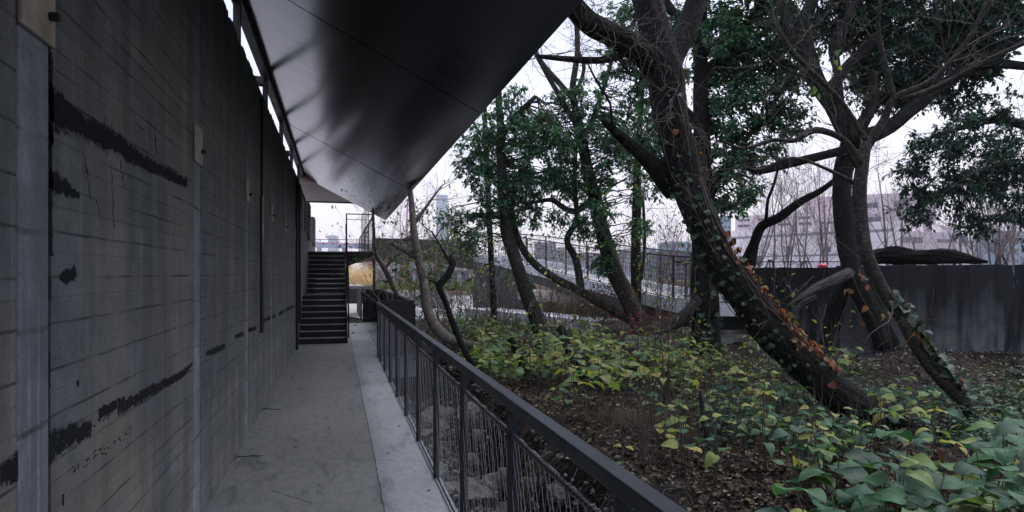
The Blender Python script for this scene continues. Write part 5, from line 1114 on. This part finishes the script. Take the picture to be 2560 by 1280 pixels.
for px, D, h, st_, sk, lb in ((1870,24,4.6,3,0,'bare many-stemmed tree nearest the dark tree on the terrace'),(1925,27,4.8,1,1,'staked bare sapling left end of the white building'),(1975,26,5.4,4,0,'bare many-stemmed tree before the white building centre'),(2010,30,5.2,2,1,'second bare twin-stemmed tree before the white building'),
        (2052,25,5.6,4,0,'dense bare multi-stemmed tree just left of the forked trunk'),(2080,29,5.8,3,0,'bare tree partly hidden by the forked trunk'),(2225,24,5.2,1,1,'staked bare tree just right of the forked trunk'),(2265,28,5.0,2,1,'bare tree before the corner of the white building'),
        (2330,25,4.8,2,1,'bare tree above the fallen log middle'),(2390,27,4.4,1,1,'slim bare tree above the fallen log end'),(2460,22,3.9,7,0,'wide vase-shaped bare tree with splayed stems right of the fallen log'),(2500,20,4.2,6,1,'propped bare tree near the right edge'),
        (2545,30,6.8,2,0,'tallest bare tree at the right edge'),(1690,28,4.0,2,0,'bare tree beyond the ramp beside the blue building'),(1660,34,4.6,2,0,'faint bare sapling beyond the ramp, right of the pale trunk'),(1620,33,4.8,2,0,'faint bare sapling directly behind the pale trunk'),(1530,36,3.6,3,0,'bare sapling beyond the ramp between two evergreens')):
    k += 1; bare_tree(lb, px, D, h, 100 + k, st_, bool(sk), .28 if st_ > 4 else .16, .82 if px > 1800 else 0, .07 if st_ < 3 else .05, 3, 3, 'twig_pale')

# ------------------------------------------------------------------ far buildings
def wallmat(name, col, var=.06, grid=None): 
    return simple(name, col, .7, var, .05, .0)
Mw = wallmat('white_facade_tile', (.80, .72, .74)); Mp = wallmat('pink_facade_tile', (.62, .52, .55)); Mg = wallmat('grey_band', (.26, .26, .29)); Mj = wallmat('facade_joint', (.40, .36, .38))
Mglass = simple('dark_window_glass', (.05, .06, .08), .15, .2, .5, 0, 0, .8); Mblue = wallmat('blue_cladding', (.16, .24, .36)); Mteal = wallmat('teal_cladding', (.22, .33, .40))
def facade(root, A, B, z0, z1, depth, mat, wins=(), bands=(), joints=None, name='wall'):
    A = v3(A) * v3((1,1,0)); B = v3(B) * v3((1,1,0)); d = B - A; L = np.linalg.norm(d); d /= L; nn = v3((-d[1], d[0], 0)); nn = nn if nn @ FW > 0 else -nn
    def slab(u0, u1, a, b, f0, f1):
        p = [A + d*u0 + nn*f0, A + d*u1 + nn*f0, A + d*u1 + nn*f1, A + d*u0 + nn*f1]; m_ = MB(); m_.add([(q[0], q[1], a) for q in p] + [(q[0], q[1], b) for q in p], [(0,3,2,1),(4,5,6,7),(0,1,5,4),(1,2,6,5),(2,3,7,6),(3,0,4,7)]); return m_
    put(name, slab(0, L, z0, z1, 0, depth), mat, root)
    for (u0, u1, a, b) in wins:
        w_ = put('window', slab(u0*L, u1*L, a, b, -.03, -.005), Mj, root); put('pane', slab(u0*L+.12, u1*L-.12, a+.1, b-.1, -.045, -.031), Mglass, w_)
        m = (u0 + u1) / 2 * L
        if (u1 - u0) * L > 1.6: put('mullion', slab(m-.06, m+.06, a+.1, b-.1, -.07, -.046), Mj, w_)
    for (u0, u1, a, b) in bands: put('band', slab(u0*L, u1*L, a, b, -.022, -.002), Mg, root)
    if joints:
        mb = MB()
        for z in np.arange(z0 + joints, z1, joints):
            t_ = slab(0, L, z - .02, z + .02, -.012, -.001); mb.add(np.concatenate(t_.V), t_.B[0][0])
        for u in np.arange(joints * 1.6, L, joints * 1.6):
            t_ = slab(u - .02, u + .02, z0, z1, -.011, -.001); mb.add(np.concatenate(t_.V), t_.B[0][0])
        put('facade_joints', mb, Mj, root, kind='stuff')
hb = empty('white_building', P(2000, 684, 110) * v3((1,1,0)), 'long white and pink tiled building behind the bare trees at right', 'building')
A_, B_ = P(1822, 600, 122), P(2243, 600, 98)
zz = lambda py, D: EYE + (HY - py) * D / FPX
facade(hb, A_, B_, 0, 9.5, 22, Mw, wins=[(.39,.43,4.6,6.3),(.19,.24,3.0,4.8),(.90,.955,3.5,5.4),(.955,.985,3.5,5.4),(.08,.10,3.2,4.4),(.32,.335,4.0,5.0),(.30,.31,2.9,3.6),(.63,.66,5.0,6.0),(.46,.47,1.9,3.2)], bands=[(0,.98,4.45,4.75),(0,.985,7.9,8.35),(.28,.44,0,1.9)], joints=1.6)
pu = P(2060, 600, 120); A2, B2 = P(1838, 550, 124), P(2170, 550, 112)
facade(hb, A2, B2, 9.5, 12.4, 18, Mp, wins=[(.02+.16*i, .12+.16*i, 10.2, 10.8) for i in range(6)] + [(.02+.16*i, .12+.16*i, 11.3, 11.8) for i in range(4)], joints=1.6)
A3, B3 = P(2010, 500, 124), P(2185, 500, 118); facade(hb, A3, B3, 12.4, 15.8, 14, Mp, wins=[(.6, .75, 13.3, 14.2)], joints=1.6)
A4, B4 = P(2150, 480, 112), P(2340, 480, 108); facade(hb, A4, B4, 9.5, 15.0, 16, Mp, wins=[(.45,.65,12.6,13.8),(.1,.28,10.2,11.2),(.45,.62,10.2,11.2),(.7,.9,10.2,11.4),(.08,.25,12.6,13.6)], joints=1.6)
A5, B5 = P(2244, 600, 98.4), P(2398, 600, 104); facade(hb, A5, B5, 0, 8.0, 14, Mp, wins=[(.02,.14,3.0,4.2),(.16,.36,3.0,4.2),(.62,.76,3.0,4.2),(.78,.96,3.0,4.2),(.02,.2,6.2,7.2),(.22,.4,6.2,7.2),(.62,.95,5.0,5.6),(.62,.95,6.4,7.0)], joints=1.6)
A6, B6 = P(2310, 500, 103), P(2330, 500, 103.5); facade(hb, A6, B6, 0, 12.5, 6, Mj, wins=[(.2,.8,1+1.6*i,1.7+1.6*i) for i in range(7)])
def bld(name, label, px0, px1, pyt, D, mat, cat='building', wins=None, z0=0, depth=12, rows=0, cols=0):
    r_ = empty(name, P((px0+px1)/2, 684, D) * v3((1,1,0)), label, cat); zt = zz(pyt, D); w = []
    for i in range(rows):
        for j in range(cols): w.append(((j+.15)/cols, (j+.85)/cols, zt*(i+.3)/rows, zt*(i+.75)/rows))
    facade(r_, P(px0, 600, D), P(px1, 600, D), z0, zt, depth, mat, wins=w); return r_
bld('blue_building', 'low blue clad building right of the pink wing', 2396, 2420, 584, 150, Mblue)
bld('site_hut', 'small white hut beside the blue building', 2413, 2436, 607, 130, Mw, 'hut')
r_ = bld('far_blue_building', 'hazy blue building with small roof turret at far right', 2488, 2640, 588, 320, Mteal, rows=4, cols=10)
mb = MB(); a = P(2540, 684, 322); 
zt = zz(588, 320); mb.prism([(a[0]-9, a[1]+2), (a[0]+9, a[1]+2), (a[0]+9, a[1]+14), (a[0]-9, a[1]+14)], zt + .1, zt + 2.2); put('turret_base', mb, Mj, r_)
mb = MB(); mb.add([(a[0]-10, a[1]+1, zt+2.21), (a[0]+10, a[1]+1, zt+2.21), (a[0]+10, a[1]+15, zt+2.21), (a[0]-10, a[1]+15, zt+2.21), (a[0]-2, a[1]+7, zt+5.2), (a[0]+2, a[1]+7, zt+5.2), (a[0]+2, a[1]+9, zt+5.2), (a[0]-2, a[1]+9, zt+5.2)], [(0,3,2,1),(4,5,6,7),(0,1,5,4),(1,2,6,5),(2,3,7,6),(3,0,4,7)]); put('turret_roof', mb, Mj, r_)
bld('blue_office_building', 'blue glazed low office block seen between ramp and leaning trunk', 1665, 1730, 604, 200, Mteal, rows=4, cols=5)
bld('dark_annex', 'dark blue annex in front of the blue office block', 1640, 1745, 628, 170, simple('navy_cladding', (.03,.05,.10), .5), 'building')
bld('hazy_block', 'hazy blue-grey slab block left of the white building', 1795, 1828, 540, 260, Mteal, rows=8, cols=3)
bld('grey_block', 'low hazy grey block beyond the ramp railing', 1338, 1390, 606, 340, Mg, rows=3, cols=6)
bld('brown_shed', 'long low brown shed beyond the ramp', 1190, 1330, 640, 210, simple('brown_cladding', (.28,.20,.20), .7), 'shed', rows=2, cols=14)
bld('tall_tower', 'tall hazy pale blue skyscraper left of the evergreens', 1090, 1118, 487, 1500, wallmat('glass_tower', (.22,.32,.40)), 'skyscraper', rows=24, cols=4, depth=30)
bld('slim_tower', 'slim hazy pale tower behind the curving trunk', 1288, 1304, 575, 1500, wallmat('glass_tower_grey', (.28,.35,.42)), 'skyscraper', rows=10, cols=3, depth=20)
r_ = bld('capped_tower', 'hazy stepped tower with mast beyond the landing railing', 820, 841, 596, 1300, wallmat('tower_stone', (.25,.33,.40)), 'skyscraper', rows=10, cols=4, depth=24)
a = P(820, 596, 1299); b = P(841, 596, 1299); 
mb = MB(); mb.bar((a[0]-2, a[1]+8, zz(592,1300)), (b[0]+2, b[1]+8, zz(592,1300)), 26, 5); put('crown_cap', mb, Mg, r_); mb = MB(); m_ = (a + b) / 2; mb.tube([(m_[0], m_[1]+8, zz(590,1300)), (m_[0], m_[1]+8, zz(580,1300))], .7, 5); put('mast', mb, Mg, r_)
r_ = empty('pink_tower', P(1022, 684, 900) * v3((1,1,0)), 'tall magenta lattice tower behind the hooked trunk', 'tower')
mp_ = simple('magenta_paint', (.55, .07, .22), .6); mb = MB(); a = P(1014, 684, 900); b = P(1030, 684, 900)
for q in (a, b): mb.bar((q[0], q[1], 0), ((a[0]*.3+b[0]*.3+q[0]*.4), q[1], zz(497, 900)), 2.2, 2.2)
put('leg', mb, mp_, r_); mb = MB()
for i in range(9):
    z = 10 + i * 10.5; mb.bar((a[0]+i*.3, a[1], z), (b[0]-i*.3, b[1], z + 10 * (1 if i % 2 else -.0)), 1.2, 1.2)
put('lattice', mb, mp_, r_)
# far bridge
r_ = empty('far_river_bridge', P(900, 684, 700) * v3((1,1,0)), 'distant blue bridge with magenta edge line seen over the landing', 'bridge')
a, b = P(700, 612, 700), P(1190, 622, 760); mb = MB(); mb.bar(a, b, 14, 4.2); put('deck', mb, simple('bridge_blue', (.20,.26,.38), .7), r_)
a, b = P(700, 606, 698), P(1190, 616, 758); mb = MB(); mb.bar(a, b, 2, 1.8); put('edge_strip', mb, mp_, r_)
for k in range(8):
    q = a + (b - a) * (k + .5) / 8; mb = MB(); mb.bar((q[0], q[1]+2, 0), (q[0], q[1]+2, q[2] - 4), 5, 5); put('pier', mb, Mg, r_)
# low city edge
for k, (x0, x1, yt, D, c, lb) in enumerate(((1120,1185,628,420,(.32,.22,.25),'low pinkish block at the foot of the far skyline'),(1395,1440,618,420,(.30,.30,.36),'low grey block beyond the ramp, centre'),(1440,1560,632,380,(.34,.26,.30),'long low pink block beyond the ramp'),(1560,1640,622,520,(.26,.30,.38),'low blue-grey block beyond the pale trunk'),(1000,1090,634,460,(.26,.26,.32),'low grey block behind the dark parapet'),(2436,2490,600,400,(.26,.30,.36),'low blue-grey block beyond the vase-shaped tree'),(780,860,628,430,(.3,.24,.28),'low block behind the landing'))):
    bld('low_city_block', lb, x0, x1, yt, D, wallmat('city_' + str(k) + '_wall', c), rows=2, cols=8, depth=20)

# ------------------------------------------------------------------ courtyard under the bridge
mt = simple('terracotta_timber', (.36, .17, .11), .6, .25, 2); mwp = simple('weathered_boards', (.24, .20, .20), .7, .2, 3)
lowwall([P(925, 700, 34), P(985, 700, 34), P(1120, 700, 31)], 0, .75, .3, 'grey courtyard wall under the bridge', simple('court_concrete', (.30, .29, .30), .8), 'courtyard_wall')
r_ = empty('timber_building', P(1000, 684, 50)*v3((1,1,0)), 'long glazed pavilion with terracotta frames across the courtyard', 'pavilion')
A_, B_ = P(905, 650, 58), P(1190, 650, 52)
facade(r_, A_, B_, 0, zz(652, 55), 6, simple('pavilion_pale', (.42,.40,.44), .6), wins=[(.02+.095*i, .10+.095*i, .5, 1.9) for i in range(10)])
mb = MB(); mb.bar((A_[0], A_[1]-.5, 2.65), (B_[0], B_[1]-.5, 2.65), .5, .25); put('fascia_board', mb, mt, r_)
for i in range(4): q = A_ + (B_-A_)*(.08+.3*i); mb = MB(); mb.bar((q[0], q[1]-.3, 0), (q[0], q[1]-.3, 2.5), .5, .4, up=(1,0,0)); put('pillar', mb, mt, r_)
r_ = empty('slatted_screen', P(1050, 684, 40)*v3((1,1,0)), 'brown slatted screen with orange top rail in the courtyard', 'screen')
A_, B_ = P(988, 700, 40), P(1165, 700, 33)
for i in range(60): q = A_ + (B_-A_)*i/59; mb = MB(); mb.bar((q[0], q[1], 0), (q[0], q[1], .62), .08, .03, up=(1,0,0)); put('slat', mb, mwp, r_)
mb = MB(); mb.bar((A_[0], A_[1], .66), (B_[0], B_[1], .66), .1, .07); put('top_rail', mb, mt, r_)
def cafe_chair(px, py, D, rot, label):
    q = P(px, py, D); r_ = empty('cafe_chair', (q[0], q[1], .004), label, 'chair', None); r_.rotation_euler[2] = rot; off = v3((0,0,0)); OFF[r_.name] = off
    for sx_ in (-1, 1):
        for sy_ in (-1, 1): mb = MB(); mb.tube([(sx_*.22, sy_*.22, 0), (sx_*.19, sy_*.18, .45)], .012, 5); put('leg', mb, M['black'], r_)
    mb = MB(); mb.box((-.22, -.22, .451), (.22, .22, .475)); put('seat', mb, M['black'], r_, bevel=.01)
    mb = MB(); mb.tube([(-.2, .2, .476), (-.23, .27, .85), (0, .3, .93), (.23, .27, .85), (.2, .2, .476)], .014, 6); put('back_frame', mb, M['black'], r_)
    mb = MB(); [mb.tube([(x, .21, .476), (x, .28, .87)], .006, 4) for x in (-.1, 0, .1)]; put('back_rod', mb, M['black'], r_)
for a in ((915,740,27.5,.3,'leftmost black wire chair in the courtyard under the bridge'),(928,742,28,-.5,'second black wire chair beside the slender column'),(952,742,27,.8,'third black wire chair right of the slender column'),(962,742,27.6,2.4,'rightmost black wire chair in the courtyard')): cafe_chair(*a)
def cafe_table(px, D, label):
    q = P(px, 700, D); r_ = empty('cafe_table', (q[0], q[1], .004), label, 'table')
    b = OFF[r_.name]; mb = MB(); mb.box(b + v3((-.45,-.35,.72)), b + v3((.45,.35,.75))); put('table_top', mb, M['black'], r_)
    for sx_ in (-.4, .4):
        for sy_ in (-.3, .3): mb = MB(); mb.box(b + v3((sx_-.02, sy_-.02, 0)), b + v3((sx_+.02, sy_+.02, .719))); put('leg', mb, M['black'], r_)
cafe_table(915, 38, 'dark table on the raised terrace across the courtyard'); cafe_table(928, 39, 'second dark table right of the first across the courtyard'); cafe_table(942, 29, 'low dark table between the wire chairs')

# ------------------------------------------------------------------ ground bits on the path
mb = MB()
for x0, y0, x1, y1 in ((655,1022,700,1024),(590,1143,655,1140),(588,1150,592,1135)):
    a = G(x0, y0); b = G(x1, y1); n = 8; pts = [a + (b - a) * i / 7 + v3((R.gauss(0,.004), R.gauss(0,.01), .003)) for i in range(8)]; mb.tube(pts, .004, 4)
put('fallen_stalks', mb, M['tar'], kind='stuff', label='thin dark stalks lying at the foot of the long wall', cat='stalks')
# ------------------------------------------------------------------ air
HZ = True
if HZ:
    mb = MB(); mb.box((-1500, -300, -2.0), (2300, 1750, 260)); t = NT('haze_air'); t.t.nodes.remove(t.b); pv_ = t.new('ShaderNodeVolumePrincipled')
    pv_.inputs['Color'].default_value = (.93, .93, 1.0, 1); pv_.inputs['Density'].default_value = .0004; pv_.inputs['Anisotropy'].default_value = .0; t.t.links.new(pv_.outputs[0], t.o.inputs['Volume'])
    put('haze', mb, t.m, kind='stuff', label='pale haze over the far city', cat='haze')
